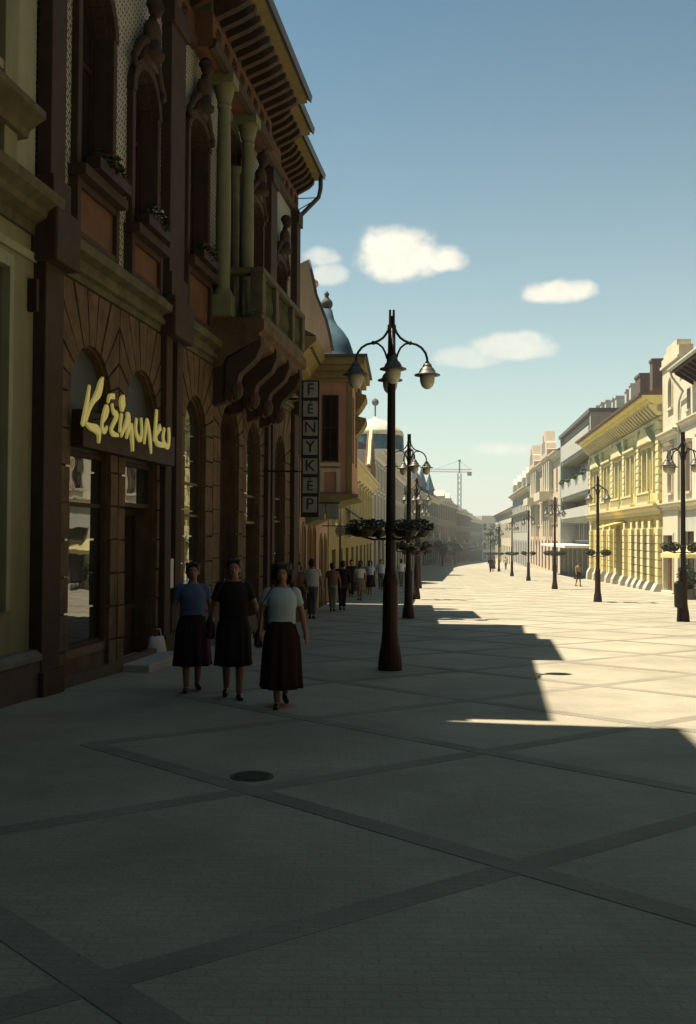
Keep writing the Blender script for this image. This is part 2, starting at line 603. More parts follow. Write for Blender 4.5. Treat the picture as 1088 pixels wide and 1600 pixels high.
# ------------------------------------------------------------------ generic parts of a facade
def window(r, xa, xb, za, zb, y, fm, gm, arch=0, bars=(1, 1), fw=.07, sill=None, name='window', depth=.06):
    """part 'window' = the frame, sub-part 'pane' = the glass"""
    f = MB()
    sp = zb - arch
    f.box(xa, xa + fw, y, y + depth, za, sp)
    f.box(xb - fw, xb, y, y + depth, za, sp)
    f.box(xa + fw, xb - fw, y, y + depth, za, za + fw)
    if arch:
        o, i_ = arch_pts(xa, xb, sp, zb, 10), arch_pts(xa + fw, xb - fw, sp, zb - fw, 10)
        for k in range(10):
            f.prism_y([o[k], o[k + 1], i_[k + 1], i_[k]], y, y + depth)
    else:
        f.box(xa + fw, xb - fw, y, y + depth, zb - fw, zb)
    nv, nh = bars
    for k in range(1, nv + 1):
        x = xa + (xb - xa) * k / (nv + 1)
        f.box(x - fw * .4, x + fw * .4, y + .004, y + depth - .002, za + fw, (sp if arch else zb - fw))
    hs = nh if isinstance(nh, (list, tuple)) else [za + (zb - za) * k / (nh + 1) for k in range(1, nh + 1)]
    for z in hs:
        f.box(xa + fw, xb - fw, y + .008, y + depth - .004, z - fw * .4, z + fw * .4)
    w = f.build(name, fm, r)
    p = MB()
    if arch:
        pts = [(xa + .01, za + .01), (xb - .01, za + .01)] + [(x, z) for x, z in reversed(arch_pts(xa + .01, xb - .01, sp, zb - .01, 10))]
        p.prism_y(pts, y + depth * .5, y + depth * .5 + .012)
    else:
        p.box(xa + .01, xb - .01, y + depth * .5, y + depth * .5 + .012, za + .01, zb - .01)
    p.build('pane', gm, w)
    if sill:
        MB().box(xa - .1, xb + .1, -.12, y, za - .1, za).build('sill', sill, w)
    return w


def surround(r, xa, xb, za, zb, m, w=.16, t=.07, hood=True, y0=0.0, arch=0):
    s = MB()
    sp = zb - arch
    s.box(xa - w, xa, y0 - t, y0, za, sp)
    s.box(xb, xb + w, y0 - t, y0, za, sp)
    if arch:
        o, i_ = arch_pts(xa - w, xb + w, sp, zb + w, 10), arch_pts(xa, xb, sp, zb, 10)
        for k in range(10):
            s.prism_y([o[k], o[k + 1], i_[k + 1], i_[k]], y0 - t, y0)
    else:
        s.box(xa - w, xb + w, y0 - t, y0, zb, zb + w)
    if hood:
        s.prism_x([(y0, zb + w + .02), (y0, zb + w + .2), (y0 - t - .2, zb + w + .2), (y0 - t - .16, zb + w + .1), (y0 - t, zb + w + .04)], xa - w - .1, xb + w + .1)
    s.box(xa - w - .05, xb + w + .05, y0 - t - .08, y0, za - .13, za - .01)
    return s.build('window_surround', m, r)


def cornice(r, x0, x1, z, out, h, m, name='cornice', y0=0.0):
    p = [(y0, z - h), (y0 - out * .25, z - h), (y0 - out * .3, z - h * .62), (y0 - out * .72, z - h * .38), (y0 - out * .76, z - h * .22), (y0 - out, z - h * .16), (y0 - out, z), (y0, z)]
    return MB().prism_x(p, x0, x1).build(name, m, r)


def gable_roof(r, x0, x1, ze, zr, y0, y1, m, over=.5, name='roof'):
    ym = (y0 + y1) / 2
    s = (zr - ze) / (ym - y0)
    return MB().prism_x([(y0 - over, ze - over * s + .1), (ym, zr), (y1 + over, ze - over * s + .1), (y1 + over, ze - over * s), (ym, zr - .25), (y0 - over, ze - over * s)][:3] +
                        [(y1, ze - .05), (y0, ze - .05)], x0, x1).build(name, m, r)


def body(r, x0, x1, y0, y1, z0, z1, m, name='body_walls'):
    return MB().box(x0, x1, y0, y1, z0, z1).build(name, m, r)


class Line:
    """a building line: u metres along it from (x0, y0)"""
    def __init__(s, x0, y0, x1, y1):
        s.p = Vector((x0, y0))
        q = Vector((x1, y1)) - s.p
        s.len = q.length
        s.d = q.normalized()
        s.rz = math.atan2(s.d.y, s.d.x)

    def at(s, u, e=0.0, left=True):
        n = Vector((s.d.y, -s.d.x))
        c = s.p + s.d * u + n * e
        return c


# ================================================================== THE BROWN CORNER BUILDING ON THE LEFT
LB = Line(-3.86, 12.81, -1.48, 29.85)
RZB = math.atan2(.99034, .13865)
zb_ = gz(30)
br = root('brown_brick_building', (-3.86, 12.81, zb_), RZB, 'dark brown corner house with arched shopfronts, stone balcony and busts over its windows', 'building')
L = 16.5
Z0 = -1.4
ARCH = [(.78, 2.22), (2.86, 4.32), (5.9, 7.25), (8.35, 9.9), (10.65, 12.0), (13.75, 15.05)]
CROWN, RISE = 4.25, .72
ops = []
for i, (a, b) in enumerate(ARCH):
    c = CROWN + (.15 if i == 3 else 0)
    ops.append((a, b, gz(13 + a) + (.45 if i in (0, 2) else .1), c, (b - a) / 2))
m = MB()
wall(m, 0, L, Z0, 5.12, ops, 0, .38)
m.build('ground_floor_wall', M['brown'], br)
body(br, 0, L, .9, 11, Z0, 11.9, M['brown'])

# radial stones above every arch, courses of blocks on the piers below
cells = [(.30, 2.53), (2.56, 4.48), (5.45, 7.78), (7.81, 10.27), (10.30, 12.45), (13.35, 15.75)]
for (a, b), (ca, cb), op in zip(ARCH, cells, ops):
    cx, r = (a + b) / 2, (b - a) / 2
    sp = op[3] - op[4]
    top = 5.02
    nv = 11

    def hit(t):
        dx, dz = -math.cos(t), math.sin(t)
        k = 1e9
        if dx < -1e-6:
            k = min(k, (ca - cx) / dx)
        if dx > 1e-6:
            k = min(k, (cb - cx) / dx)
        if dz > 1e-6:
            k = min(k, (top - sp) / dz)
        return (cx + dx * k, sp + dz * k)

    for k in range(nv):
        t0, t1 = pi * k / nv + .018, pi * (k + 1) / nv - .018
        inner = [(cx - (r + .02) * math.cos(t), sp + (r + .02) * math.sin(t)) for t in (t0, (t0 + t1) / 2, t1)]
        h0, h1 = hit(t0), hit(t1)
        outer = [h0]
        for corner, tt in (((ca, top), math.atan2(top - sp, cx - ca)), ((cb, top), pi - math.atan2(top - sp, cb - cx))):
            if t0 < tt < t1:
                outer.append(corner)
        outer.append(h1)
        MB().prism_y(inner[::-1] + outer, -.06 - .012 * random.random(), .003).build('voussoir', M['block'], br)
    # courses of blocks on the two half piers of this cell
    zc = sp - .02
    while zc > -.2:
        for xa, xb in ((ca, a - .02), (b + .02, cb)):
            if xb - xa > .12:
                MB().box(xa, xb, -.06 - .012 * random.random(), .003, zc - .46, zc).build('pier_block', M['block'], br)
        zc -= .49
MB().box(-.05, L + .02, -.1, .002, Z0, -.25).build('plinth', M['plinth'], br)

# giant pilasters through both storeys
PIL = [(-.24, .30), (4.5, 5.42), (12.5, 13.3), (15.9, 16.5)]
for k, (a, b) in enumerate(PIL):
    p = MB()
    if b - a > .7:
        w = (b - a) * .36
        p.box(a, a + w, -.16, .01, Z0, 5.1)
        p.box(b - w, b, -.16, .01, Z0, 5.1)
        p.box(a + w, b - w, -.07, .01, Z0, 5.1)
    else:
        p.box(a, b, -.16, .01, Z0, 5.1)
    p.box(a - .05, b + .05, -.21, .01, Z0, -.05)
    p.build('lower_pilaster', M['trim'], br, bevel=.012)
    q = MB()
    q.box(a + .05, b - .05, -.18, .01, 5.62, 10.75)
    q.box(a, b, -.24, .01, 5.6, 6.1)
    q.box(a, b, -.24, .01, 10.4, 10.75)
    q.build('upper_pilaster', M['trim'], br, bevel=.012)
    MB().box(a - .1, b + .1, -.34, .01, 5.0, 5.68).build('pilaster_cap', M['trim'], br, bevel=.03)

# string course between the storeys, in lengths between the caps
for a, b in ((.42, 4.38), (5.54, 12.38), (13.42, 15.78)):
    p = [(0, 5.05), (-.08, 5.05), (-.09, 5.14), (-.16, 5.16), (-.17, 5.24), (-.13, 5.26), (-.14, 5.33), (-.28, 5.37), (-.30, 5.48), (-.24, 5.52), (-.2, 5.58), (0, 5.60)]
    MB().prism_x(p, a, b).build('string_course', M['olive'], br)

for a, b in ((.42, 4.38), (5.54, 12.38), (13.42, 15.78)):
    x = a + .06
    while x < b - .1:
        MB().box(x, x + .085, -.155, -.07, 5.17, 5.25).build('dentil', M['olive'], br)
        x += .17
for x0_, x1_, off in ((.4, 6.2, 0.0), (6.4, 11.4, .35), (13.5, 16.4, 0.0)):
    x = x0_ + .3
    while x < x1_:
        ro = MB()
        ro.ball((x, -off - .07, 11.12), (.11, .05, .11), 10, 6)
        for k in range(6):
            ro.ball((x + .13 * math.cos(k * pi / 3), -off - .06, 11.12 + .13 * math.sin(k * pi / 3)), (.055, .03, .055), 8, 5)
        ro.build('rosette', M['trim'], br, smooth=True)
        x += .62
# upper storey wall of pale glazed brick
UW = [(.92, 2.12, 6.6, 9.5), (3.02, 4.14, 6.45, 9.1), (5.95, 7.2, 6.75, 9.5), (8.35, 9.75, 6.0, 10.3), (10.75, 12.05, 6.75, 9.5), (13.6, 14.95, 6.45, 8.9)]
m = MB()
wall(m, 0, L, 5.6, 10.8, [(a, b, c, d, (b - a) / 2) for a, b, c, d in UW[:2]] + [(a, b, c, d, .35) for a, b, c, d in UW[2:]], .0, .38)
m.build('upper_wall', M['lattice'], br)
for i, (a, b, c, d) in enumerate(UW):
    ar = (b - a) / 2 if i < 2 else .35
    window(br, a, b, c, d, .22, M['wood'], M['glass'], ar, (1, [c + (d - c) * .62]), .09)
    # heavy dark red surround with side colonnettes
    s = MB()
    s.box(a - .11, a + .03, -.10, .01, c - .02, d - ar)
    s.box(b - .03, b + .11, -.10, .01, c - .02, d - ar)
    o, i_ = arch_pts(a - .14, b + .14, d - ar, d + .15, 12), arch_pts(a + .02, b - .02, d - ar, d - .02, 12)
    for k in range(12):
        s.prism_y([o[k], o[k + 1], i_[k + 1], i_[k]], -.12, .01)
    s.box(a + .002, a + .035, .011, .215, c, d - ar)
    s.box(b - .035, b - .002, .011, .215, c, d - ar)
    o, i_ = arch_pts(a + .002, b - .002, d - ar, d - .002, 12), arch_pts(a + .035, b - .035, d - ar, d - .035, 12)
    for k in range(12):
        s.prism_y([o[k], o[k + 1], i_[k + 1], i_[k]], .011, .215)
    s.box(a - .2, b + .2, -.26, .01, c - .17, c - .02)
    s.build('window_surround', M['trim'], br, bevel=.01)
    # red panel with raised frame under the sill
    if c > 6.2:
        MB().box(a - .08, b + .08, -.07, .01, 5.64, c - .2).build('sill_panel', M['red'], br)
        fr = MB()
        for q in ((a - .18, a - .06, 5.64, c - .18), (b + .06, b + .18, 5.64, c - .18)):
            fr.box(q[0], q[1], -.14, .01, q[2], q[3])
        fr.box(a - .06, b + .06, -.13, .01, 5.64, 5.72)
        fr.box(a - .06, b + .06, -.13, .01, c - .28, c - .18)
        fr.build('panel_frame', M['trim'], br, bevel=.01)
    # bust on a bracket, with scrolls, crowning the opening
    if i in (1, 2, 4, 5):
        x = (a + b) / 2
        t = d + .2
        bu = MB()
        bu.lathe([(.2, t), (.21, t + .07), (.15, t + .12), (.15, t + .26)], (x, -.16), 12)
        bu.loft([(x, -.17, t + .24, .17, .1), (x, -.17, t + .34, .25, .13), (x, -.17, t + .46, .27, .13), (x, -.17, t + .55, .2, .11), (x, -.17, t + .60, .08, .075), (x, -.17, t + .68, .065, .07)], 12)
        bu.ball((x, -.22, t + .82), (.11, .13, .16), 10, 8)
        bu.ball((x, -.19, t + .90), (.13, .14, .11), 8, 6)
        bu.ball((x, -.34, t + .80), (.02, .03, .03), 6, 4)
        bu.build('bust', M['trim'], br, smooth=True)
        sc = MB()
        for sgn in (-1, 1):
            w_ = (b - a) * .5
            pth = []
            for k in range(22):
                t_ = k / 21
                if t_ < .6:
                    pth.append((x + sgn * (.16 + (w_ - .1) * t_ / .6), -.11, t + .22 - .42 * (t_ / .6) ** 1.6))
                else:
                    q_ = (t_ - .6) / .4
                    rr = .13 * (1 - q_ * .75)
                    pth.append((x + sgn * (w_ + .06 - .0 + rr * math.sin(4.6 * q_)), -.11 - .05 * q_, t - .33 + rr * math.cos(4.6 * q_)))
            sc.tube(pth, [.085 - .045 * k / 21 for k in range(22)], 8)
        sc.prism_y([(x - .34, t - .1), (x + .34, t - .1), (x + .22, t + .14), (x - .22, t + .14)], -.16, .01)
        sc.build('scroll_ornament', M['trim'], br, smooth=True)

# giant columns framing the balcony door
for x in (7.62, 9.62):
    c = MB()
    c.box(x - .2, x + .2, -.5, .01, 5.98, 6.4)
    c.lathe([(.19, 6.4), (.195, 6.46), (.15, 6.52), (.145, 6.6), (.15, 8.2), (.125, 10.15), (.15, 10.2), (.13, 10.26), (.17, 10.4), (.21, 10.6)], (x, -.28), 20)
    c.box(x - .23, x + .23, -.52, .01, 10.6, 10.8)
    c.build('column', M['column'], br, smooth=False, bevel=0)
for x in (8.2, 9.2):
    MB().lathe([(.13, 6.0), (.12, 6.2), (.11, 9.4), (.16, 9.55)], (x, -.1), 12).build('colonnette', M['olive'], br)

# frieze, modillions, soffit, eaves: three setbacks towards the far end
EV = [(-.72, 6.3, .72, 0.0), (6.3, 11.5, 1.25, .35), (11.5, 13.4, .98, .18), (13.4, 16.75, .72, 0.0)]
for a, b, e, off in EV:
    MB().box(max(a, 0), b, -off - .05, .9, 10.8, 11.45).build('frieze', M['orange'], br)
    MB().prism_x([(-off, 10.75), (-off - .1, 10.78), (-off - .14, 10.92), (-off - .06, 10.96), (-off, 10.96)], max(a, 0), b).build('frieze_moulding', M['trim'], br)
    # soffit slab and gutter board
    MB().box(a, b, -e, .9, 11.86, 11.97).build('soffit', M['soffit'], br)
    MB().prism_x([(-e + .03, 11.98), (-e - .1, 11.86), (-e - .13, 12.02), (-e - .05, 12.14), (-e + .05, 12.1)], a, b).build('gutter', M['zinc'], br)
    x = max(a, 0) + .25
    while x < b - .1:
        mo = MB()
        mo.prism_x([(-off - .04, 11.42), (-off - .04, 11.85), (-e + .18, 11.85), (-e + .2, 11.72), (-e * .55 - off * .4, 11.6)], x - .08, x + .08)
        mo.build('modillion', M['trim'], br)
        x += .42
    MB().box(max(a, 0), b, -off - .02, .9, 11.451, 11.858).build('cornice_bed', M['olive'], br)
MB().prism_x([(-.5, 11.975), (5.6, 15.6), (11.3, 11.975)], -.72, L + .1).build('roof', M['tile'], br)
MB().prism_x([(-.95, 11.976), (2.0, 13.6), (2.2, 11.976)], 6.35, 11.45).build('roof_projection', M['tile'], br)

# down pipe with its swan neck at the far corner
dp = MB()
dp.tube([(16.5, -.74, 11.95), (16.5, -.74, 11.55), (16.52, -.68, 11.3), (16.56, -.1, 10.75), (16.57, -.06, 10.5), (16.57, -.06, gz(29.0))], .065, 10)
dp.build('down_pipe', M['zinc'], br, smooth=True)
bk = MB()
bk.tube([(16.55, -.05, 11.3), (16.55, -.7, 11.3)], .014, 6)
bk.tube([(16.55, -.05, 10.95), (16.55, -.7, 11.3)], .014, 6)
bk.build('pipe_bracket', M['bluepanel'], br)

# balcony
bal = MB()
bx0, bx1, be = 7.65, 12.3, 1.12
prof = [(-.02, 4.98), (-.25, 5.02), (-.35, 5.2), (-.7, 5.38), (-be + .12, 5.52), (-be + .1, 5.66), (-be, 5.72), (-be, 5.92), (-be + .05, 5.97), (-.02, 5.97)]
bal.prism_x(prof, bx0, bx1)
balcony = bal.build('balcony', M['brown'], br)
for x in (7.85, 9.35, 10.7, 12.05):
    c = MB()
    c.prism_x([(-.32, 4.35), (-.45, 4.32), (-.52, 4.5), (-.62, 4.85), (-.95, 5.15), (-be + .06, 5.42), (-be + .08, 5.62), (-.72, 5.36), (-.34, 5.15)], x - .17, x + .17)
    c.ball((x, -.5, 4.55), (.2, .16, .22), 10, 6)
    c.ball((x, -be + .2, 5.42), (.19, .14, .14), 10, 6)
    c.prism_x([(.0, 4.2), (-.33, 4.3), (-.34, 5.1), (.0, 5.1)], x - .12, x + .12)
    c.build('console', M['trim'], balcony, bevel=.01)
rail = MB()
rail.box(bx0 + .02, bx1 - .02, -be + .02, -be + .3, 6.86, 6.98)
rail.box(bx0 + .02, bx0 + .3, -be + .3, -.05, 6.862, 6.978)
rail.box(bx1 - .3, bx1 - .02, -be + .3, -.05, 6.862, 6.978)
rail.box(bx0 + .05, bx1 - .05, -be + .05, -be + .27, 5.972, 6.08)
rail.build('handrail', M['olive'], balcony, bevel=.01)
for x, y in ((bx0 + .16, -be + .16), (bx1 - .16, -be + .16), (9.1, -be + .16), (10.9, -be + .16)):
    MB().box(x - .15, x + .15, y - .13, y + .13, 6.081, 6.858).build('pedestal', M['olive'], balcony, bevel=.012)
bprof = [(.05, 6.09), (.055, 6.15), (.035, 6.2), (.075, 6.34), (.07, 6.45), (.035, 6.65), (.05, 6.75), (.05, 6.855)]
for x in [bx0 + .45 + .19 * k for k in range(23)]:
    if min(abs(x - 9.1), abs(x - 10.9)) > .2 and x < bx1 - .35:
        MB().lathe(bprof, (x, -be + .16), 8).build('baluster', M['olive'], balcony, smooth=True)
for k in range(4):
    MB().lathe([(r, z - .1) for r, z in bprof], (bx0 + .16, -be + .45 + .2 * k), 8).build('baluster', M['olive'], balcony, smooth=True)

# shop fronts in the arches
def fit(i, kind):
    a, b = ARCH[i]
    z0, c, r = ops[i][2], ops[i][3], ops[i][4]
    sp = c - r
    if kind == 'shop':
        window(br, a, b, z0, 2.78, .045, M['wood'], M['shopglass'], 0, (0, [2.05]), .07, name='shop_window', depth=.09)
        MB().prism_y([(a, 2.78), (b, 2.78)] + list(reversed(arch_pts(a, b, sp, c - .01))), .12, .2).build('arch_board', M['bluepanel'], br)
        MB().box(a - .02, b + .02, -.02, .044, z0 - .1, z0 + .02).build('shop_sill', M['woodmid'], br)
    elif kind == 'door':
        window(br, a, b, 2.07, 2.78, .06, M['wood'], M['shopglass'], 0, (0, 0), .07, name='transom_window', depth=.08)
        MB().prism_y([(a, 2.78), (b, 2.78)] + list(reversed(arch_pts(a, b, sp, c - .01))), .12, .2).build('arch_board', M['bluepanel'], br)
        xm = (a + b) / 2
        for xa, xb in ((a + .02, xm - .01), (xm + .01, b - .02)):
            d = MB()
            d.box(xa, xb, .3, .36, z0, 2.06)
            d.box(xa, xa + .09, .27, .3, z0, 2.06)
            d.box(xb - .09, xb, .27, .3, z0, 2.06)
            for zz in (z0, z0 + .75, 1.96):
                d.box(xa + .09, xb - .09, .27, .3, zz, zz + .1)
            d = d.build('door', M['wood'], br)
            MB().box(xa + .09, xb - .09, .292, .299, z0 + .86, 1.95).build('pane', M['glass'], d)
        MB().tube([(xm - .06, .24, z0 + .9), (xm - .06, .22, z0 + .95), (xm - .06, .22, z0 + 1.15), (xm - .06, .24, z0 + 1.2)], .013, 6).build('handle', M['zinc'], d)
    elif kind == 'glass':
        window(br, a, b, z0, c, .05, M['woodmid'], M['shopglass'], r, (0, [2.0, 2.6]), .06, name='shop_window', depth=.09)
    elif kind == 'glassdoor':
        window(br, a, b, 1.9, c, .05, M['woodmid'], M['shopglass'], r, (0, [2.55]), .06, name='transom_window', depth=.09)
        d = MB().box(a, b, .28, .36, z0, 1.9).build('door', M['wood'], br)
        MB().box(a + .15, b - .15, .265, .279, z0 + .5, 1.75).build('pane', M['glass'], d)
    elif kind == 'portal':
        d = MB()
        d.prism_y([(a, z0), (b, z0)] + list(reversed(arch_pts(a, b, sp, c - .01))), .3, .37)
        xm = (a + b) / 2
        for xa, xb in ((a + .05, xm - .02), (xm + .02, b - .05)):
            for zz in (z0 + .1, z0 + 1.3, 2.0):
                d.box(xa + .06, xb - .06, .275, .3, zz, zz + .75)
        d.build('portal_door', M['trim'], br)


for i, k in enumerate(('shop', 'door', 'glass', 'portal', 'glassdoor', 'glass')):
    fit(i, k)
MB().box(2.72, 4.6, -.52, .3, Z0, gz(16.2) + .13).build('door_step', M['greyband'], br, bevel=.015)
MB().box(8.25, 10.0, -.35, .3, Z0, gz(21.5) + .1).build('door_step', M['plinth'], br, bevel=.015)
# yellow flowers in the far sill boxes, dark plants elsewhere
def tuft(mb, c, s, n, leaf=.05, seed=1):
    rnd = random.Random(seed)
    for _ in range(n):
        while True:
            p = [rnd.uniform(-1, 1) for _ in range(3)]
            if sum(q * q for q in p) < 1:
                break
        p = Vector((c[0] + p[0] * s[0], c[1] + p[1] * s[1], c[2] + p[2] * s[2]))
        a, b = rnd.uniform(0, 2 * pi), rnd.uniform(-1, 1)
        u = Vector((math.cos(a), math.sin(a), b * .6)).normalized()
        w = u.cross(Vector((rnd.uniform(-1, 1), rnd.uniform(-1, 1), rnd.uniform(.2, 1)))).normalized()
        l = leaf * rnd.uniform(.6, 1.4)
        mb.add([p - u * l, p + w * l * .5, p + u * l, p - w * l * .5], [(0, 1, 2, 3)])
    return mb


def flower_box(u, z, w, label, white=False, seed=3):
    c = LB.at(0)
    n = Vector((.99034, -.13865))
    d = Vector((.13865, .99034))
    p = LB.p + d * u + n * .25
    t = root('flower_box', (p.x, p.y, z), RZB, label, 'flower box')
    MB().box(-w / 2, w / 2, -.1, .1, z, z + .16).build('trough', M['wood'], t)
    o = tuft(MB(), (0, -.02, z + .22), (w / 2, .16, .16), 160, .05, seed).build('foliage', M['leafdark'], t)
    o['kind'] = 'stuff'
    if white:
        o = tuft(MB(), (0, -.08, z + .27), (w * .3, .1, .16), 34, .035, seed + 9).build('blossoms', M['flowerwhite'], t)
    else:
        o = tuft(MB(), (0, -.06, z + .25), (w * .45, .12, .14), 40, .035, seed + 9).build('blossoms', M['flower'], t)
    o['kind'] = 'stuff'


flower_box(1.6, 6.60, 1.2, 'dark window box under the nearest tall arched window of the brown house', False, 3)
flower_box(3.55, 6.45, 1.1, 'window box with white blossoms under a bust-topped window', True, 4)
flower_box(6.55, 6.75, 1.0, 'planted window box just before the stone balcony', False, 5)
flower_box(11.4, 6.98, 1.2, 'red flowers standing behind the balcony rail at its far end', False, 6)


# --- brush-script shop sign: strokes laid out on the sign plane
def pix_on_facade(x, y, e):
    d = Vector(((x - 544) / 1600, -(y - 800) / 1600, -1.0))
    d = cam.matrix_world.to_3x3() @ d
    d = d / d.y
    o = LB.p + Vector((.99034, -.13865)) * e
    dd = Vector((.13865, .99034))
    det = d.x * (-dd.y) + dd.x * d.y
    t = (o.x * (-dd.y) + dd.x * o.y) / det
    u = (d.x * o.y - d.y * o.x) / det
    return u, 1.65 + d.z * t


STROKES = [
    ('K', [(172, 150, 9), (150, 300, 16), (125, 430, 17), (95, 575, 14)], [(312, 66, 5), (290, 140, 24), (265, 230, 26), (215, 310, 15), (170, 400, 12), (130, 530, 10)], [(128, 552, 6), (185, 590, 18), (238, 612, 22), (270, 660, 18), (268, 765, 4)]),
    ('e', [(312, 535, 8), (345, 480, 11), (362, 415, 14), (350, 385, 16), (326, 440, 13), (308, 530, 12), (306, 600, 13), (328, 640, 14), (358, 590, 8)], [(366, 335, 6), (384, 270, 13), (432, 268, 14)]),
    ('z', [(408, 345, 10), (425, 430, 14), (462, 468, 15), (430, 545, 13), (400, 620, 13), (420, 665, 14), (475, 682, 8)]),
    ('i', [(512, 450, 10), (500, 540, 12), (492, 650, 11)], [(532, 258, 7), (518, 330, 34), (512, 425, 12)]),
    ('m', [(505, 692, 8), (545, 590, 14), (582, 500, 26), (562, 450, 10)], [(560, 712, 8), (580, 620, 13), (604, 560, 20)], [(608, 560, 15), (615, 640, 14), (622, 740, 14), (626, 852, 6)]),
    ('u', [(668, 500, 10), (660, 620, 12), (680, 700, 13), (708, 725, 12), (724, 640, 11), (716, 495, 8)]),
    ('n', [(748, 772, 7), (762, 650, 10), (778, 520, 11), (800, 630, 13), (814, 760, 14), (822, 878, 5)]),
    ('k', [(880, 408, 9), (872, 540, 14), (855, 745, 12)], [(920, 590, 15), (868, 680, 10)], [(868, 690, 9), (884, 765, 12), (955, 788, 11)]),
    ('a', [(962, 605, 9), (948, 700, 12), (964, 775, 11), (1000, 800, 12), (1012, 700, 11), (1006, 600, 11)]),
]
sp_ = LB.p + Vector((.13865, .99034)) * 2.6 + Vector((.99034, -.13865)) * .3
sg = root('script_shop_sign', (sp_.x, sp_.y, 3.0), RZB, 'cream brush-script Kézimunka lettering on a dark board over the arched shop window', 'sign')


def ribbon(mb, pts, y0, y1):
    """broad pen stroke: left and right outline, given thickness"""
    n = len(pts)
    fine = []
    for i in range(n - 1):
        p0, p1, p2, p3 = pts[max(i - 1, 0)], pts[i], pts[i + 1], pts[min(i + 2, n - 1)]
        for s in range(4):
            t = s / 4
            fine.append(tuple(.5 * (2 * p1[k] + (p2[k] - p0[k]) * t + (2 * p0[k] - 5 * p1[k] + 4 * p2[k] - p3[k]) * t * t + (3 * p1[k] - p0[k] - 3 * p2[k] + p3[k]) * t ** 3) for k in range(3)))
    fine.append(pts[-1])
    Lp, Rp = [], []
    for i, (x, z, w) in enumerate(fine):
        a, b = fine[max(i - 1, 0)], fine[min(i + 1, len(fine) - 1)]
        d = Vector((b[0] - a[0], b[1] - a[1])).normalized()
        Lp.append((x - d.y * w, z + d.x * w))
        Rp.append((x + d.y * w, z - d.x * w))
    k = len(fine)
    vs = [(x, y0, z) for x, z in Lp] + [(x, y0, z) for x, z in Rp] + [(x, y1, z) for x, z in Lp] + [(x, y1, z) for x, z in Rp]
    fs = []
    for i in range(k - 1):
        fs += [(i, i + 1, k + i + 1, k + i), (2 * k + i, 3 * k + i, 3 * k + i + 1, 2 * k + i + 1), (i, 2 * k + i, 2 * k + i + 1, i + 1), (k + i, k + i + 1, 3 * k + i + 1, 3 * k + i)]
    fs += [(0, k, 3 * k, 2 * k), (k - 1, 3 * k - 1, 4 * k - 1, 2 * k - 1)]
    mb.add(vs, fs)


for st in STROKES:
    lm = MB()
    for j, sk in enumerate(st[1:]):
        pts = []
        for x, y, w in sk:
            u, z = pix_on_facade(120 + x / 6.8, 580 + y / 6.8, .42)
            u2, z2 = pix_on_facade(120 + (x + w) / 6.8, 580 + y / 6.8, .42)
            u3, z3 = pix_on_facade(120 + x / 6.8, 580 + (y - w) / 6.8, .42)
            pts.append((u - 2.6, z, .57 * (u2 - u) + .57 * (z3 - z)))
        ribbon(lm, pts, -.085 - .003 * j, -.06 + .003 * j)
    lm.build('letter', M['yellowsign'], sg)
sb = MB()
sb.box(-1.85, 2.1, .05, .22, 2.8, 3.3)
sb.build('sign_board', M['wood'], sg, bevel=.01)
for k in range(5):
    MB().tube([(-1.5 + k * .75, -.05, 3.2), (-1.5 + k * .75, .06, 3.2)], .012, 6).build('fixing_pin', M['zinc'], sg)

# ================================================================== THE OLIVE BUILDING AT THE LEFT EDGE (tall, runs back past the camera)
DL = Vector((.13865, .99034))
NL = Vector((.99034, -.13865))
LEN = 44.0
p0 = LB.p - DL * LEN
lf = root('olive_beige_building', (p0.x, p0.y, 0), RZB, 'olive beige plastered house with moulded cornice at the left edge of the picture', 'building')
X1 = LEN - .25          # where it meets the brown house
XT = LEN - .93          # end of the taller block
wins_g = [(LEN - 1.55 - 3.4 * k, LEN - .98 - 3.4 * k + .06, 1.0, 4.75) for k in range(1)]
gops = [(LEN - 2.5, LEN - 1.06, .75, 4.72, 0)] + [(LEN - 2.5 - 3.6 * k, LEN - 1.06 - 3.6 * k, .9, 4.4, 0) for k in range(1, 8)]
uops = [(LEN - 2.75, LEN - 1.35, 7.0, 9.8, 0)] + [(LEN - 2.75 - 3.6 * k, LEN - 1.35 - 3.6 * k, 7.0, 9.8, 0) for k in range(1, 8)]
uops2 = [(a, b, 11.2, 13.2, 0) for a, b, _, _, _ in uops]
wall(MB(), 0, X1, -.6, 5.45, gops, 0, .3).build('ground_floor_wall', M['leftwall'], lf)
wall(MB(), 0, XT, 5.45, 14.0, uops + uops2, .002, .3).build('upper_wall', M['lefttrim'], lf)
MB().box(XT + .001, X1, .002, .3, 5.45, 11.5).build('link_wall', M['lefttrim'], lf)
body(lf, 0, XT, .3, 11, -.6, 14.0, M['leftwall'])
body(lf, XT + .002, X1, .3, 9, -.6, 11.4, M['leftwall'], 'link_body')
for a, b, c, d, _ in gops:
    window(lf, a, b, c, d, .18, M['wood'], M['glass'], 0, (1, 1), .09)
    fr = MB()
    for e, w, t in ((0, .10, .1), (.10, .09, .05)):
        fr.box(a - e - w, a - e, -t, .01, c, d + e + w)
        fr.box(b + e, b + e + w, -t, .01, c, d + e + w)
        fr.box(a - e, b + e, -t, .01, d + e, d + e + w)
    fr.build('window_surround', M['lefttrim'], lf, bevel=.01)
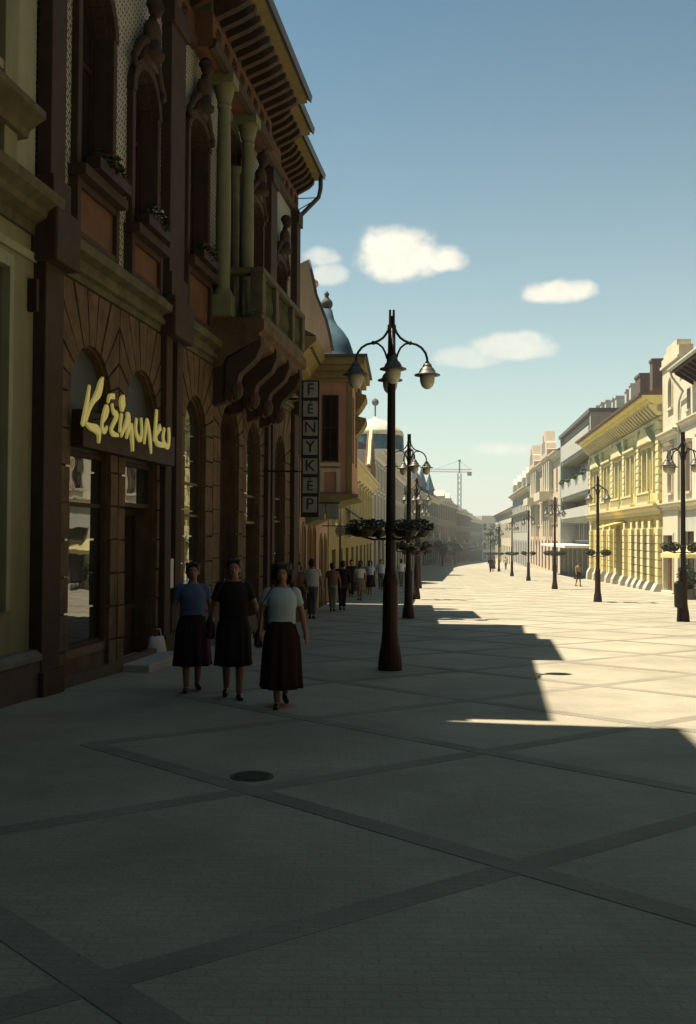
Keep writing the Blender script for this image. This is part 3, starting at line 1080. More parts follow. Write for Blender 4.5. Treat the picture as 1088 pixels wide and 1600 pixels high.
for a, b, c, d, _ in uops + uops2:
    window(lf, a, b, c, d, .18, M['wood'], M['glass'], 0, (1, 1), .09, M['lefttrim'])
    if c < 10:
        s = MB()
        s.box(a - .34, a - .02, -.14, .003, 5.85, d + .3)
        s.box(b + .02, b + .34, -.14, .003, 5.85, d + .3)
        s.build('window_pilaster', M['leftwall'], lf, bevel=.01)
        MB().prism_x([(.003, 6.25), (-.2, 6.28), (-.22, 6.36), (-.34, 6.45), (-.42, 6.5), (-.42, 6.58), (-.3, 6.63), (.003, 6.72)], a - .48, b + .48).build('window_shelf', M['olive'], lf)
        cornice(lf, a - .5, b + .5, d + .75, .4, .45, M['leftwall'], 'window_hood')
MB().prism_x([(.001, 5.3), (-.05, 5.3), (-.06, 5.42), (-.2, 5.5), (-.22, 5.58), (-.34, 5.66), (-.36, 5.78), (-.26, 5.84), (.001, 5.88)], 0, X1 + .1).build('string_course', M['olive'], lf)
MB().prism_x([(.0, 4.98), (-.04, 4.98), (-.05, 5.08), (.0, 5.1)], 0, X1).build('string_moulding', M['lefttrim'], lf)
pl = MB()
pl.prism_x([(.0, -.6), (-.14, -.6), (-.14, .12), (-.1, .2), (-.0, .22)], 0, X1 + .02)
pl.build('plinth', M['plinth'], lf)
MB().prism_x([(-.145, .10), (-.17, .10), (-.17, .16), (-.1, .225), (-.03, .23), (-.03, .2)], 0, X1 + .02).build('plinth_ledge', M['ledge'], lf)
cornice(lf, 0, XT + .02, 14.62, .98, .9, M['olive'], 'eaves_cornice')
cornice(lf, XT + .03, X1, 11.5, .2, .4, M['olive'], 'link_cornice')
MB().prism_x([(-.9, 14.63), (5.5, 18.6), (11.9, 14.63)], 0, XT).build('roof', M['tile'], lf)
MB().box(LEN - 26, LEN - 25.2 + 4, -19, -.4, -1.0, 20.0).build('added_rear_blocker', M['leftwall'], lf)  # unseen block added behind the camera, keeps the foreground dark
# small wall bracket beside the down pipe corner
wb = MB()
wb.box(LEN - .42, LEN - .34, -.12, .01, 4.35, 4.75)
wb.build('wall_bracket', M['wood'], lf, bevel=.01)

# ================================================================== generic town house (pixel-sized details at a distance)
def house(name, label, line, u0, u1, zb, ze, wallm, trimm, floors, depth=10, ridge=None, roofm=None, over=.5, right=False, corn=.5, glassm=None, framem=None, chim=()):
    """floors: (z0, z1, [(xa, xb)], arch, hood).  x runs from the end that is on the left when one faces the house."""
    glassm = glassm or M['farglass']
    framem = framem or M['wood']
    if right:
        base = line.at(u1)
        rz = line.rz + pi
    else:
        base = line.at(u0)
        rz = line.rz
    L = u1 - u0
    r = root(name, (base.x, base.y, zb), rz, label, 'building')
    ops = [(a, b, z0, z1, ar) for z0, z1, xs, ar, hd in floors for a, b in xs]
    wall(MB(), 0, L, zb - 1.2, ze, ops, 0, .3).build('front_wall', wallm, r)
    body(r, 0, L, .3, depth, zb - 1.2, ze, wallm)
    for z0, z1, xs, ar, hd in floors:
        for a, b in xs:
            ground = z0 < zb + 1.4
            w = window(r, a, b, z0, z1, .16, framem, glassm if ground else random.choice((glassm, glassm, M['dimglass'], M['curtain'])), ar, (0 if b - a < .8 else 1, 1), .06, None if ground else trimm, 'shop_window' if ground else 'window')
            if hd is not None:
                surround(r, a, b, z0, z1, trimm, .14, .07, hd, 0, ar)
    if corn:
        cornice(r, 0, L, ze + .02, corn, min(.8, corn * 1.3), trimm, 'eaves_cornice')
    if ridge:
        MB().prism_x([(-over, ze + .03), (depth * .5, ridge), (depth + .3, ze + .03)], 0, L).build('roof', roofm or M['tile'], r)
    for x, y, z, w in chim:
        c = MB()
        c.box(x - w / 2, x + w / 2, y - .35, y + .35, ze, z)
        c.box(x - w / 2 - .06, x + w / 2 + .06, y - .41, y + .41, z, z + .18)
        c.build('chimney', M['brick'], r)
    return r


def row(n, x0, x1, w):
    s = (x1 - x0) / n
    return [(x0 + s * (k + .5) - w / 2, x0 + s * (k + .5) + w / 2) for k in range(n)]


# ------------------------------------------------------------------ pink house with its oriel (next on the left)
PK = Line(-1.565, 29.2, -.8, 43)
pk = root('pink_oriel_building', (-1.565, 29.2, gz(36)), PK.rz, 'pink plastered house with a projecting oriel bay under a blue bulb roof', 'building')
zb = gz(36)
PA = [(.75, 1.75), (2.55, 3.5), (4.5, 5.5), (6.3, 7.25)]
pops = [(a, b, gz(30 + a) + .05, 1.95, .45) for a, b in PA] + [(9.2, 10.3, gz(40), 1.6, .45), (11.2, 12.3, gz(41.5), 1.6, .45)]
puw = [(1.2, 2.2, 4.1, 6.3, 0), (10.4, 11.5, 4.1, 6.2, 0)]
wall(MB(), 0, 13.1, zb - .8, 7.2, pops + puw, 0, .3).build('front_wall', M['pink'], pk)
body(pk, 0.02, 13.1, .3, 10, zb - .8, 7.2, M['pink'])
for a, b, c, d, ar in pops:
    window(pk, a, b, c, d, .2, M['wood'], M['glass'], ar, (0, [1.0]), .07, name='shop_window')
    surround(pk, a, b, c, d, M['ochre'], .12, .04, False, 0, ar)
for a, b, c, d, ar in puw:
    window(pk, a, b, c, d, .2, M['wood'], M['glass'], 0, (1, 1), .07, M['ochre'])
    surround(pk, a, b, c, d, M['ochre'], .14, .07, True)
# main cornice, deep ochre cove with brackets
MB().prism_x([(.0, 6.55), (-.12, 6.6), (-.18, 6.75), (-.5, 7.1), (-.62, 7.2), (-.62, 7.34), (.0, 7.36)], 0, 3.55).build('eaves_cornice', M['ochre'], pk)
MB().prism_x([(.0, 6.55), (-.12, 6.6), (-.18, 6.75), (-.5, 7.1), (-.62, 7.2), (-.62, 7.34), (.0, 7.36)], 7.75, 13.1).build('eaves_cornice', M['ochre'], pk)
for k in range(9):
    MB().box(.2 + .38 * k, .36 + .38 * k, -.5, -.1, 7.02, 7.19).build('modillion', M['olive'], pk)
MB().prism_x([(-.6, 7.365), (5, 10.2), (10, 7.365)], 0, 13.1).build('roof', M['greyroof'], pk)
# curved gable standing on the eaves
gp = [(.8, 7.36), (.8, 9.5), (.1, 10.0), (-.14, 10.15), (-.26, 9.6), (-.36, 9.1), (-.52, 8.7), (-.68, 8.3), (-.8, 7.8), (-.88, 7.36)]
MB().prism_x(gp, 2.3, 2.9).build('curved_gable', M['pinkcream'], pk)
cop = MB()
cop.tube([(2.6, y, z + .02) for y, z in gp[1:]], .09, 6)
cop.tube([(2.45, y, z + .02) for y, z in gp[2:]], .07, 6)
cop.build('gable_coping', M['greyroof'], pk, smooth=True)
# oriel
OX0, OX1, OE = 3.6, 7.7, 1.47
orl = MB()
wall(orl, OX0, OX1, 2.95, 7.0, [(OX0 + .5, OX0 + 1.5, 4.0, 6.2, 0), (OX1 - 1.5, OX1 - .5, 4.0, 6.2, 0)], -OE, .25)
orl.box(OX0 + .001, OX1 - .001, -OE + .25, .0, 2.952, 6.99)
oriel = orl.build('oriel', M['pink'], pk)
sd_ = MB()
yo = (-1.02, -.56)
window(pk, OX0 + .5, OX0 + 1.5, 4.0, 6.2, -OE + .12, M['wood'], M['glass'], 0, (1, 1), .06, M['ochre'])
window(pk, OX1 - 1.5, OX1 - .5, 4.0, 6.2, -OE + .12, M['wood'], M['glass'], 0, (1, 1), .06, M['ochre'])
# the side of the oriel that faces down the street: narrow window, sill, blind panel, corner strips
MB().box(OX0 - .012, OX0, yo[0], yo[1], 4.02, 6.1).build('side_pane', M['glass'], oriel)
fr = MB()
for a, b, c, d in ((yo[0] - .03, yo[0] + .03, 3.99, 6.13), (yo[1] - .03, yo[1] + .03, 3.99, 6.13), (yo[0] + .03, yo[1] - .03, 5.06, 5.12), (yo[0] + .03, yo[1] - .03, 6.07, 6.13)):
    fr.box(OX0 - .03, OX0 - .002, a, b, c, d)
fr.box(OX0 - .028, OX0 - .003, (yo[0] + yo[1]) / 2 - .02, (yo[0] + yo[1]) / 2 + .02, 4.0, 6.07)
fr.build('side_window_frame', M['wood'], oriel)
fr = MB()
fr.box(OX0 - .09, OX0, yo[0] - .1, yo[1] + .1, 3.86, 3.96)
fr.box(OX0 - .05, OX0, yo[0] - .09, yo[0] + .03, 3.02, 3.78)
fr.box(OX0 - .05, OX0, yo[1] - .03, yo[1] + .09, 3.02, 3.78)
fr.box(OX0 - .05, OX0, yo[0] + .03, yo[1] - .03, 3.66, 3.78)
fr.build('blind_panel', M['creamtrim'], oriel)
for a, b in ((-OE - .02, -OE + .14), (-.16, -.003)):
    MB().box(OX0 - .03, OX0 + .1, a, b, 2.96, 6.6).build('corner_strip', M['ochre'], oriel)
# ledge under the oriel and its corbel
MB().prism_x([(.0, 2.5), (-.9, 2.62), (-1.3, 2.76), (-OE - .22, 2.84), (-OE - .24, 2.95), (.0, 2.96)], OX0 - .22, OX1 + .2).build('oriel_ledge', M['ochre'], pk)
MB().prism_x([(.0, 1.98), (-.5, 2.2), (-.9, 2.58), (.0, 2.52)], OX0 + .02, OX1 - .1).build('oriel_corbel', M['ochre'], pk)
oc = MB()
for t, z0, z1 in ((.06, 6.55, 6.68), (.14, 6.68, 6.9), (.3, 6.9, 7.08), (.42, 7.08, 7.3)):
    oc.box(OX0 - t, OX1 + t, -OE - t, .0, z0, z1 - .002)
oc.build('oriel_cornice', M['ochre'], pk, bevel=.015)
MB().box(OX0 - .5, OX1 + .5, -OE - .5, .3, 7.3, 7.38).build('oriel_eaves', M['greyroof'], pk)
# ogee roof, square plan with rounded corners
dm = MB()
cx, cy = (OX0 + OX1) / 2, -.48
rings = []
for t, z in ((1.12, 7.385), (1.03, 7.46), (.98, 7.65), (.93, 7.9), (.82, 8.2), (.62, 8.5), (.40, 8.75), (.27, 9.0), (.2, 9.3), (.05, 9.4)):
    rings.append((t, z))
vs, fs = [], []
for t, z in rings:
    for k in range(24):
        a = 2 * pi * k / 24
        c, s = math.cos(a), math.sin(a)
        q = (abs(c) ** 5 + abs(s) ** 5) ** -.2
        vs.append((cx + 1.5 * t * c * q, cy + .98 * t * s * q, z))
for i in range(len(rings) - 1):
    for k in range(24):
        fs.append((i * 24 + k, i * 24 + (k + 1) % 24, (i + 1) * 24 + (k + 1) % 24, (i + 1) * 24 + k))
fs.append(tuple(range((len(rings) - 1) * 24, len(rings) * 24)))
dm.add(vs, fs)
dm.build('bulb_roof', M['bluedome'], pk, smooth=True)
fn = MB().lathe([(.1, 9.3), (.17, 9.4), (.22, 9.52), (.2, 9.62), (.1, 9.72), (.06, 9.8), (.1, 9.86), (.03, 9.98)], (cx, cy), 10)
fn.build('roof_finial', M['greyroof'], pk, smooth=True)
# pale turret behind the bulb roof
tp = MB()
tp.lathe([(.62, 8.6), (.62, 11.1), (.75, 11.2), (.72, 11.36), (.6, 11.4), (.3, 11.42)], (OX0 + 6.2, .9), 12)
tp.build('turret', M['pinkcream'], pk)
# hoods on the street face of the oriel
for z in (5.55, 6.35):
    MB().prism_x([(-OE, z - .5), (-OE - .18, z - .3), (-OE - .36, z), (-OE - .36, z + .12), (-OE, z + .2)], OX1 - 1.7, OX1 - .3).build('window_hood', M['ochre'], oriel)

# sign boards hanging under the oriel, projecting signs further along
p = PK.at(2.9, .25)
s1 = root('pale_sign_board', (p.x, p.y, 2.15), PK.rz, 'pale sign board of two panels under the pink oriel beside the black vertical sign', 'sign')
for k in range(2):
    b = MB().box(-.03, .03, -.42 - .45 * k, -.02 - .45 * k, 2.12 + .02 * k, 2.62).build('sign_panel', M['signpanel'], s1, bevel=.01)
    q = MB()
    for j in range(3):
        y = -.36 + .12 * j - .45 * k
        q.box(-.036, -.031, y, y + .07, 2.22 + .02 * k, 2.5)
    q.build('lettering', M['greywall'], b)
MB().box(-.02, .02, -.9, .25, 2.63, 2.67).build('bracket', M['iron'], s1)
p = PK.at(9.5, .75)
s2 = root('round_hanging_sign', (p.x, p.y, gz(p.y)), PK.rz, 'round pale sign on a thin post before the shops past the pink house', 'sign')
MB().tube([(0, 0, gz(p.y)), (0, 0, 1.9)], .035, 8).build('post', M['iron'], s2, smooth=True)
q = MB()
q.tube([(-.03, 0, 1.8), (.03, 0, 1.8)], .19, 18)
q.build('sign_disc', M['signpanel'], s2)
p = PK.at(10.4, 1.0)
s3 = root('green_white_sign', (p.x, p.y, 1.55), PK.rz, 'white-edged rectangular sign with a green middle hung over the left pavement', 'sign')
MB().box(-.03, .03, -.36, .36, 1.62, 1.98).build('sign_panel', M['white'], s3)
MB().box(-.036, -.03, -.28, .16, 1.66, 1.94).build('sign_face', M['leafdark'], s3)
MB().box(-.015, .015, -.36, 1.1, 1.981, 2.02).build('bracket', M['iron'], s3)

# ------------------------------------------------------------------ yellow gabled house, cupola house, then the curving row
Y1 = Line(-.8, 43, 1.9, 80)
LY = Y1.len
yh = house('ochre_gabled_building', 'ochre stuccoed house with a rounded orange gable past the pink oriel', Y1, 0, LY, gz(60), 5.6, M['ochre'], M['yellowtrim'],
           [(gz(60) + .2, 1.0, row(9, .5, LY - .5, 1.9), 0, None), (2.2, 4.5, row(11, .5, LY - .5, 1.1), 0, True)], ridge=8.2, roofm=M['tile'], corn=.6)
gq = [(LY - 9, 5.6), (LY - 1.2, 5.6), (LY - 1.6, 6.5), (LY - 2.6, 7.2), (LY - 3.6, 8.3), (LY - 5.1, 9.3), (LY - 6.6, 8.4), (LY - 7.6, 7.2), (LY - 8.6, 6.5)]
MB().prism_y(gq, -.3, .12).build('rounded_gable', M['orange'], yh)
MB().tube([(x, -.16, z + .05) for x, z in gq[1:]], .14, 6).build('gable_coping', M['yellowtrim'], yh)
for k in range(4):
    MB().prism_x([(0, 1.5), (-.7, 1.9), (-.8, 2.05), (0, 2.1)], 4 + 8 * k, 6.4 + 8 * k).build('balcony', M['yellowtrim'], yh)
p = Y1.at(9.0, .0)
aw = root('blue_grey_awning', (p.x, p.y, 1.4), Y1.rz, 'slanting blue grey awning over a shop past the pink house', 'awning')
MB().prism_x([(0, 3.05), (-1.5, 2.0), (-1.5, 1.95), (0, 2.98)], 0, 2.6).build('awning_cloth', M['bluepanel'], aw)
MB().prism_x([(-1.46, 2.0), (-1.5, 1.96), (-1.5, 1.66), (-1.47, 1.66)], .001, 2.6).build('valance', M['bluepanel'], aw)
MB().prism_y([(-.035, 2.0), (0, 1.98), (0, 2.1), (-.035, 2.1)], -1.45, -.02).build('awning_arm', M['white'], aw)

G1 = Line(1.9, 80, 6.8, 125)
LG = G1.len
gh = house('cupola_building', 'pale grey corner house with a drum cupola and sphere finial on its roof', G1, 0, LG, gz(100), 8.4, M['greyband'], M['white'],
           [(gz(100) + .2, 1.2, row(10, .6, LG - .6, 2.4), 0, None), (2.6, 4.9, row(13, .6, LG - .6, 1.3), 0, True), (5.7, 7.4, row(13, .6, LG - .6, 1.2), 0, False)],
           ridge=10.4, roofm=M['greyroof'], corn=1.0)
cp = MB()
cp.lathe([(3.1, 8.3), (3.1, 9.6), (3.5, 9.75), (3.5, 10.15), (2.95, 10.2)], (24, 1.8), 20)
cp.build('tower_drum', M['white'], gh)
MB().lathe([(2.95, 10.2), (2.9, 11.6), (2.6, 11.7)], (24, 1.8), 20).build('cupola_band', M['bluedome'], gh)
MB().lathe([(2.95, 11.7), (2.8, 12.2), (2.0, 12.9), (1.0, 13.3), (.3, 13.5), (.18, 13.7)], (24, 1.8), 20).build('cupola_roof', M['creamtrim'], gh, smooth=True)
fb = MB()
fb.tube([(24, 1.8, 13.6), (24, 1.8, 15.6)], .08, 6)
fb.ball((24, 1.8, 15.2), .38, 10, 8)
fb.tube([(24, 1.8, 13.7), (25.3, 1.4, 13.1)], .05, 6)
fb.build('sphere_finial', M['greyroof'], gh)
MB().lathe([(.8, 8.4), (.7, 10.4), (.5, 11.0), (.08, 13.4)], (LG - 5, .8), 8).build('corner_spirelet', M['olive'], gh)

M['farA'] = mat('grey_green_stucco', (.13, .14, .105), .85, .15, 1, .2, 30, stain=.3)
M['farB'] = mat('worn_grey_stucco', (.18, .185, .14), .85, .15, 1, .2, 30, stain=.3)
M['farC'] = mat('dull_cream_stucco', (.23, .21, .135), .85, .15, 1, .2, 30, stain=.3)
M['farD'] = mat('dull_pink_stucco', (.20, .15, .10), .85, .15, 1, .2, 30, stain=.3)
ROWL = [((6.8, 125), (9.3, 150), 8.9, 'farA', 'greyroof', 'grey-green three-storey house with a dark steep roof on the curve', 'street_house', 3),
        ((9.3, 150), (12.9, 178), 8.6, 'leftwall', 'greyroof', 'dull olive house carrying a sharp grey spire on its roof', 'spired_house', 3),
        ((12.9, 178), (19, 215), 8.9, 'farB', 'greyroof', 'pale grey house with small twin spirelets on the curve', 'spirelet_house', 3),
        ((19, 215), (27.5, 260), 9.2, 'farC', 'tile', 'dull cream house with dark balconies midway along the far curve', 'street_house', 3),
        ((27.5, 260), (37, 310), 8.2, 'farD', 'greyroof', 'pinkish house below the crane mast on the far curve', 'street_house', 3),
        ((37, 310), (50, 380), 6.8, 'farB', 'greyroof', 'last grey house of the left row before the street end', 'street_house', 3)]
for i, (a, b, ze, wmn, rm, lab, nm, nf) in enumerate(ROWL):
    ln = Line(*a, *b)
    zb = gz((a[1] + b[1]) / 2)
    n = max(6, int(ln.len / 4))
    fl = [(zb + .3, zb + 3.6, row(n - 1, .6, ln.len - .6, 2.4), 0, None)]
    h = (ze - zb - 5) / 2
    for k in range(2):
        z = zb + 5 + k * h
        fl.append((z + .4, z + h - 1.0, row(n, .6, ln.len - .6, 1.5), 0, None))
    r = house(nm, lab, ln, 0, ln.len, zb, ze, M[wmn], M['greyband'] if i % 2 else M['creamtrim'], fl, depth=11, ridge=ze + 3.6, roofm=M[rm], corn=.9,
              chim=[(ln.len * (.2 + .3 * k), 2.5 + k, ze + 3.0, 1.0) for k in range(3)])
    cornice(r, 0, ln.len, zb + 4.5, .5, .5, M['olive'], 'string_course')
    if i == 1:
        MB().lathe([(1.3, ze), (1.3, ze + 2.0), (1.6, ze + 2.2), (.8, ze + 3.6), (.06, ze + 7.2)], (ln.len * .72, 1.2), 8).build('spire', M['greyroof'], r)
    if i == 2:
        for q in (.25, .7):
            MB().lathe([(.9, ze), (.9, ze + 1.6), (1.1, ze + 1.7), (.05, ze + 5.2)], (ln.len * q, 1.0), 8).build('spirelet', M['bluedome'], r)
    if i in (0, 3):
        for q in (.3, .6):
            d = MB()
            d.prism_y([(ln.len * q - 1.2, ze), (ln.len * q + 1.2, ze), (ln.len * q + 1.2, ze + 1.3), (ln.len * q, ze + 2.5), (ln.len * q - 1.2, ze + 1.3)], -.05, 4)
            d.build('dormer', M['creamtrim'], r)
    for k in range(2):
        MB().box(ln.len * (.25 + .4 * k), ln.len * (.25 + .4 * k) + 3, -1.1, 0, zb + 5.1, zb + 6.1).build('balcony', M['greywall'], r)

for k, (ln, u, w, mm, lab) in enumerate(((G1, 6, 4.5, 'red', 'red-brown awning over a shop below the cupola'), (G1, 20, 5, 'leafdark', 'dark green awning further along below the cupola'), (G1, 34, 5, 'red', 'rusty awning at the far corner of the cupola house'))):
    p = ln.at(u)
    t = root('shop_awning', (p.x, p.y, 1.0), ln.rz, lab, 'awning', 'awnings along the left shopfronts')
    MB().prism_x([(0, 2.2), (-1.9, 1.3), (-1.9, 1.0), (-1.87, 1.0), (-1.86, 1.26), (0, 2.12)], 0, w).build('awning_cloth', M[mm], t)
    for q in (.1, w - .1):
        MB().tube([(q, -.02, 1.3), (q, -1.84, 1.24)], .03, 6).build('awning_arm', M['iron'], t)
# the building that closes the street
EN = Line(50, 382, 66, 392)
EN.rz = math.atan2(EN.d.y, EN.d.x)
er = house('flat_roofed_block', 'flat grey block closing the far end of the street', EN, 0, EN.len, gz(385), 9.2, M['greyband'], M['greywall'],
           [(gz(385) + .4 + 3.6 * k, gz(385) + 2.9 + 3.6 * k, row(5, .4, EN.len * .55, 1.6), 0, None) for k in range(4)], depth=14, corn=0)
MB().box(EN.len * .56, EN.len, -1.5, -.002, gz(385) - 1, 8.7).build('dark_wing', M['greyroof'], er)

# tower crane far behind
cr = root('tower_crane', (49.5, 455, gz(420)), math.radians(6), 'thin tower crane with its jib standing over the far roofs', 'crane')
c = MB()
zt = 36
for x, y in ((-.7, -.7), (.7, -.7), (-.7, .7), (.7, .7)):
    c.tube([(x, y, gz(420)), (x, y, 29.5)], .12, 4)
for k in range(14):
    z = -6 + k * 2.5
    c.tube([(-.7, -.7, z), (.7, -.7, z + 2.5)], .08, 4)
    c.tube([(.7, .7, z), (-.7, .7, z + 2.5)], .08, 4)
c.build('mast', M['zinc'], cr)
j = MB()
for y, z in ((-.5, 30), (.5, 30), (0, 31.2)):
    j.tube([(-17, y, z), (5.5, y, z)], .11, 4)
for k in range(15):
    j.tube([(-17 + 1.5 * k, 0, 31.2), (-16.2 + 1.5 * k, -.5, 30), (-15.5 + 1.5 * k, 0, 31.2)], .06, 4)
j.build('jib', M['zinc'], cr)
MB().tube([(0, 0, 29.5), (0, 0, 35)], .35, 6).ball((0, 0, 35), .7, 8, 6).build('mast_head', M['zinc'], cr)
MB().tube([(0, 0, 35), (5.2, 0, 31)], .06, 4).tube([(0, 0, 35), (-11, 0, 31.2)], .06, 4).build('stay', M['zinc'], cr)
MB().box(3.6, 5.4, -.6, .6, 28.4, 30).build('counterweight', M['greyroof'], cr)

# ================================================================== THE SUNLIT RIGHT SIDE
RL = Line(18.1, 58.9, 18.1 + .103 * 200, 258.9)


def X(u0, u1, u):                     # u along the street -> x of a house that spans u0..u1
    return u1 - u


# R2: the yellow palace, u 0..31
zb = gz(74)
u0, u1 = .02, 31.0
r2 = root('yellow_palace', tuple(RL.at(u1)) + (zb,), RL.rz + pi, 'bright yellow stuccoed palace with paired windows, deep cornice and pilastered arcade', 'building')
W = u1 - u0
gop = [(X(u0, u1, u) - .75, X(u0, u1, u) + .75, zb + .35, 2.05, .55) for u in (1.9, 4.3, 6.3, 8.3, 10.6, 14.3, 17.2, 20.6, 24.0, 27.6)]
uop = []
for uc in (4.0, 10.0, 15.0, 20.5, 26.5):
    for d in (-.95, .95):
        x = X(u0, u1, uc + d)
        uop.append((x - .62, x + .62, 4.5, 6.95, 0))
wall(MB(), 0, W, zb - 1, 3.2, gop, 0, .35).build('ground_floor_wall', M['yellowdark'], r2)
wall(MB(), 0, W, 3.2, 9.0, uop, .0, .35).build('upper_wall', M['yellow'], r2)
body(r2, 0, W, .35, 12, zb - 1, 9.0, M['yellow'])
for a, b, c, d, ar in gop:
    window(r2, a, b, c, d, .2, M['woodmid'], M['farglass'], ar, (1, [1.2]), .07, name='shop_window')
for a, b, c, d, ar in uop:
    window(r2, a, b, c, d, .2, M['creamtrim'], random.choice((M['farglass'], M['curtain'], M['dimglass'])), 0, (1, [6.1]), .07)
for uc in (4.0, 10.0, 15.0, 20.5, 26.5):
    x = X(u0, u1, uc)
    big = uc in (4.0, 15.0, 26.5)
    s = MB()
    for q in (-1.85, -.12, 1.61):
        s.box(x + q, x + q + .24, -.16, .005, 4.3, 7.1)
    s.box(x - 2.0, x + 2.0, -.2, .005, 7.1, 7.32)
    s.build('window_surround', M['yellowtrim'], r2, bevel=.015)
    pd = MB()
    if big:
        pd.prism_y([(x - 2.1, 7.34), (x + 2.1, 7.34), (x + 1.6, 7.75), (x + .7, 8.2), (x, 8.32), (x - .7, 8.2), (x - 1.6, 7.75)], -.42, .005)
    else:
        pd.prism_y([(x - 2.1, 7.34), (x + 2.1, 7.34), (x + 2.05, 7.5), (x - 2.05, 7.5)], -.36, .005)
    pd.build('window_pediment', M['yellowtrim'], r2, bevel=.02)
    ba = MB()
    ba.box(x - 2.1, x + 2.1, -.5, .005, 3.6, 3.75)
    ba.box(x - 2.1, x + 2.1, -.46, -.3, 4.25, 4.38)
    for k in range(12):
        ba.box(x - 1.95 + .345 * k, x - 1.83 + .345 * k, -.42, -.32, 3.75, 4.25)
    ba.build('balustrade', M['yellowtrim'], r2)
for u in (.6, 7.0, 12.5, 17.7, 23.5, 30.2):
    x = X(u0, u1, u)
    q = MB()
    q.box(x - .38, x + .38, -.2, .006, 3.9, 8.1)
    q.box(x - .46, x + .46, -.28, .006, 7.9, 8.35)
    q.box(x - .46, x + .46, -.26, .006, 3.8, 4.2)
    for k in range(8):
        q.box(x - .43, x + .43, -.23, .006, 4.4 + .45 * k, 4.7 + .45 * k)
    q.build('upper_pilaster', M['yellowtrim'], r2, bevel=.015)
for u in (.55, 3.1, 5.3, 7.3, 9.4, 12.3, 15.8, 18.9, 22.3, 25.8, 29.6):
    x = X(u0, u1, u)
    q = MB()
    z = zb + .7
    while z < 2.2:
        q.box(x - .4, x + .4, -.26, .006, z, z + .42)
        z += .47
    q.box(x - .33, x + .33, -.2, .006, zb + .5, 2.6)
    q.build('pier', M['yellowtrim'], r2, bevel=.02)
    MB().prism_x([(.006, zb - .4), (-.55, zb - .4), (-.5, zb + .35), (-.3, zb + .72), (.006, zb + .75)], x - .5, x + .5).build('pier_base', M['greyband'], r2)
cornice(r2, -.1, W + .05, 3.58, .55, .6, M['yellowtrim'], 'string_course')
MB().prism_x([(0, 8.38), (-.1, 8.4), (-.14, 8.62), (0, 8.64)], 0, W).build('frieze_moulding', M['yellowtrim'], r2)
cornice(r2, -.2, W + .02, 9.85, 1.15, .95, M['yellow'], 'eaves_cornice')
x = .5
while x < W:
    MB().prism_x([(-.02, 8.66), (-.3, 8.72), (-.75, 9.2), (-.78, 9.32), (-.02, 9.34)], x - .14, x + .14).build('modillion', M['yellowtrim'], r2)
    x += .92
MB().prism_x([(-1.1, 9.86), (6, 13.6), (12.2, 9.86)], 0, W).build('roof', M['tile'], r2)
MB().prism_x([(-1.16, 9.84), (-1.34, 9.8), (-1.36, 9.95), (-1.2, 10.02)], -.1, W + .05).build('gutter', M['brick'], r2)
cy_ = MB()
for u, w, z in ((22.6, 1.1, 15.5), (28.6, 2.4, 15.2)):
    x = X(u0, u1, u)
    c = MB()
    c.box(x - w / 2, x + w / 2, 3.6, 4.6, 11.6, z)
    c.box(x - w / 2 - .08, x + w / 2 + .08, 3.52, 4.68, z, z + .22)
    c.build('chimney', M['brick'], r2)
# glazed door canopy
MB().prism_x([(0, 2.75), (-1.5, 2.35), (-1.5, 2.25), (0, 2.6)], X(u0, u1, 16.5), X(u0, u1, 12.6)).build('door_canopy', M['yellowdark'], r2)

# R1: the narrow cream house
u0, u1 = -4.55, 0.0
zb = gz(56.5)
W = u1 - u0
r1 = root('narrow_cream_house', tuple(RL.at(u1)) + (zb,), RL.rz + pi, 'tall narrow cream house with stepped parapet between the yellow palace and the overhanging roof', 'building')
wo = [(X(u0, u1, 2.3 - 4.55) - .5, X(u0, u1, -2.25) + .5, 8.8, 10.5, .5), (X(u0, u1, -2.25) - .55, X(u0, u1, -2.25) + .55, 4.1, 6.5, 0),
      (X(u0, u1, -1.7) - 1.25, X(u0, u1, -1.7) + 1.25, zb + .1, 1.75, 0)]
wall(MB(), 0, W, zb - 1, 11.4, wo, 0, .35).build('front_wall', M['cream'], r1)
body(r1, 0, W, .35, 5.5, zb - 1, 11.4, M['cream'])
window(r1, *wo[0][:4], .2, M['wood'], M['farglass'], .5, (1, 1), .07)
window(r1, *wo[1][:4], .2, M['wood'], M['farglass'], 0, (1, 1), .07)
surround(r1, *wo[1][:4], M['creamtrim'], .16, .08, True)
surround(r1, *wo[0][:4], M['creamtrim'], .14, .06, False, 0, .5)
a, b, c, d, _ = wo[2]
dr = MB()
dr.box(a, b, .22, .3, c, d)
for k in range(3):
    dr.box(a + .1 + .8 * k, a + .72 + .8 * k, .19, .22, c + .2, c + 1.5)
    dr.box(a + .1 + .8 * k, a + .72 + .8 * k, .19, .22, c + 1.65, d - .1)
dr.build('door', M['woodmid'], r1)
surround(r1, a, b, c, d, M['creamtrim'], .14, .06, False)
cornice(r1, 0, W, 7.5, .4, .5, M['creamtrim'], 'string_course')
cornice(r1, 0, W, 3.55, .3, .4, M['creamtrim'], 'string_course')
pp = MB()
pp.prism_y([(0, 11.4), (W, 11.4), (W, 11.95), (W - .5, 11.95), (W - .5, 12.3), (1.3, 12.3), (1.3, 12.0), (.55, 12.0), (.55, 11.8), (0, 11.8)], -.05, .7)
pp.box(-.06, W + .06, -.14, .75, 11.25, 11.398)
pp.build('stepped_parapet', M['cream'], r1)
an = MB()
an.tube([(.8, 2, 11.4), (.8, 2, 14.2)], .03, 6)
for k in range(4):
    an.tube([(.2, 2, 13.3 + .22 * k), (1.4, 2, 13.3 + .22 * k)], .02, 4)
an.build('aerial', M['zinc'], r1)
ch = MB()
ch.box(.1, .7, 4.2, 5, 11.4, 13.6)
ch.build('chimney', M['brick'], r1)

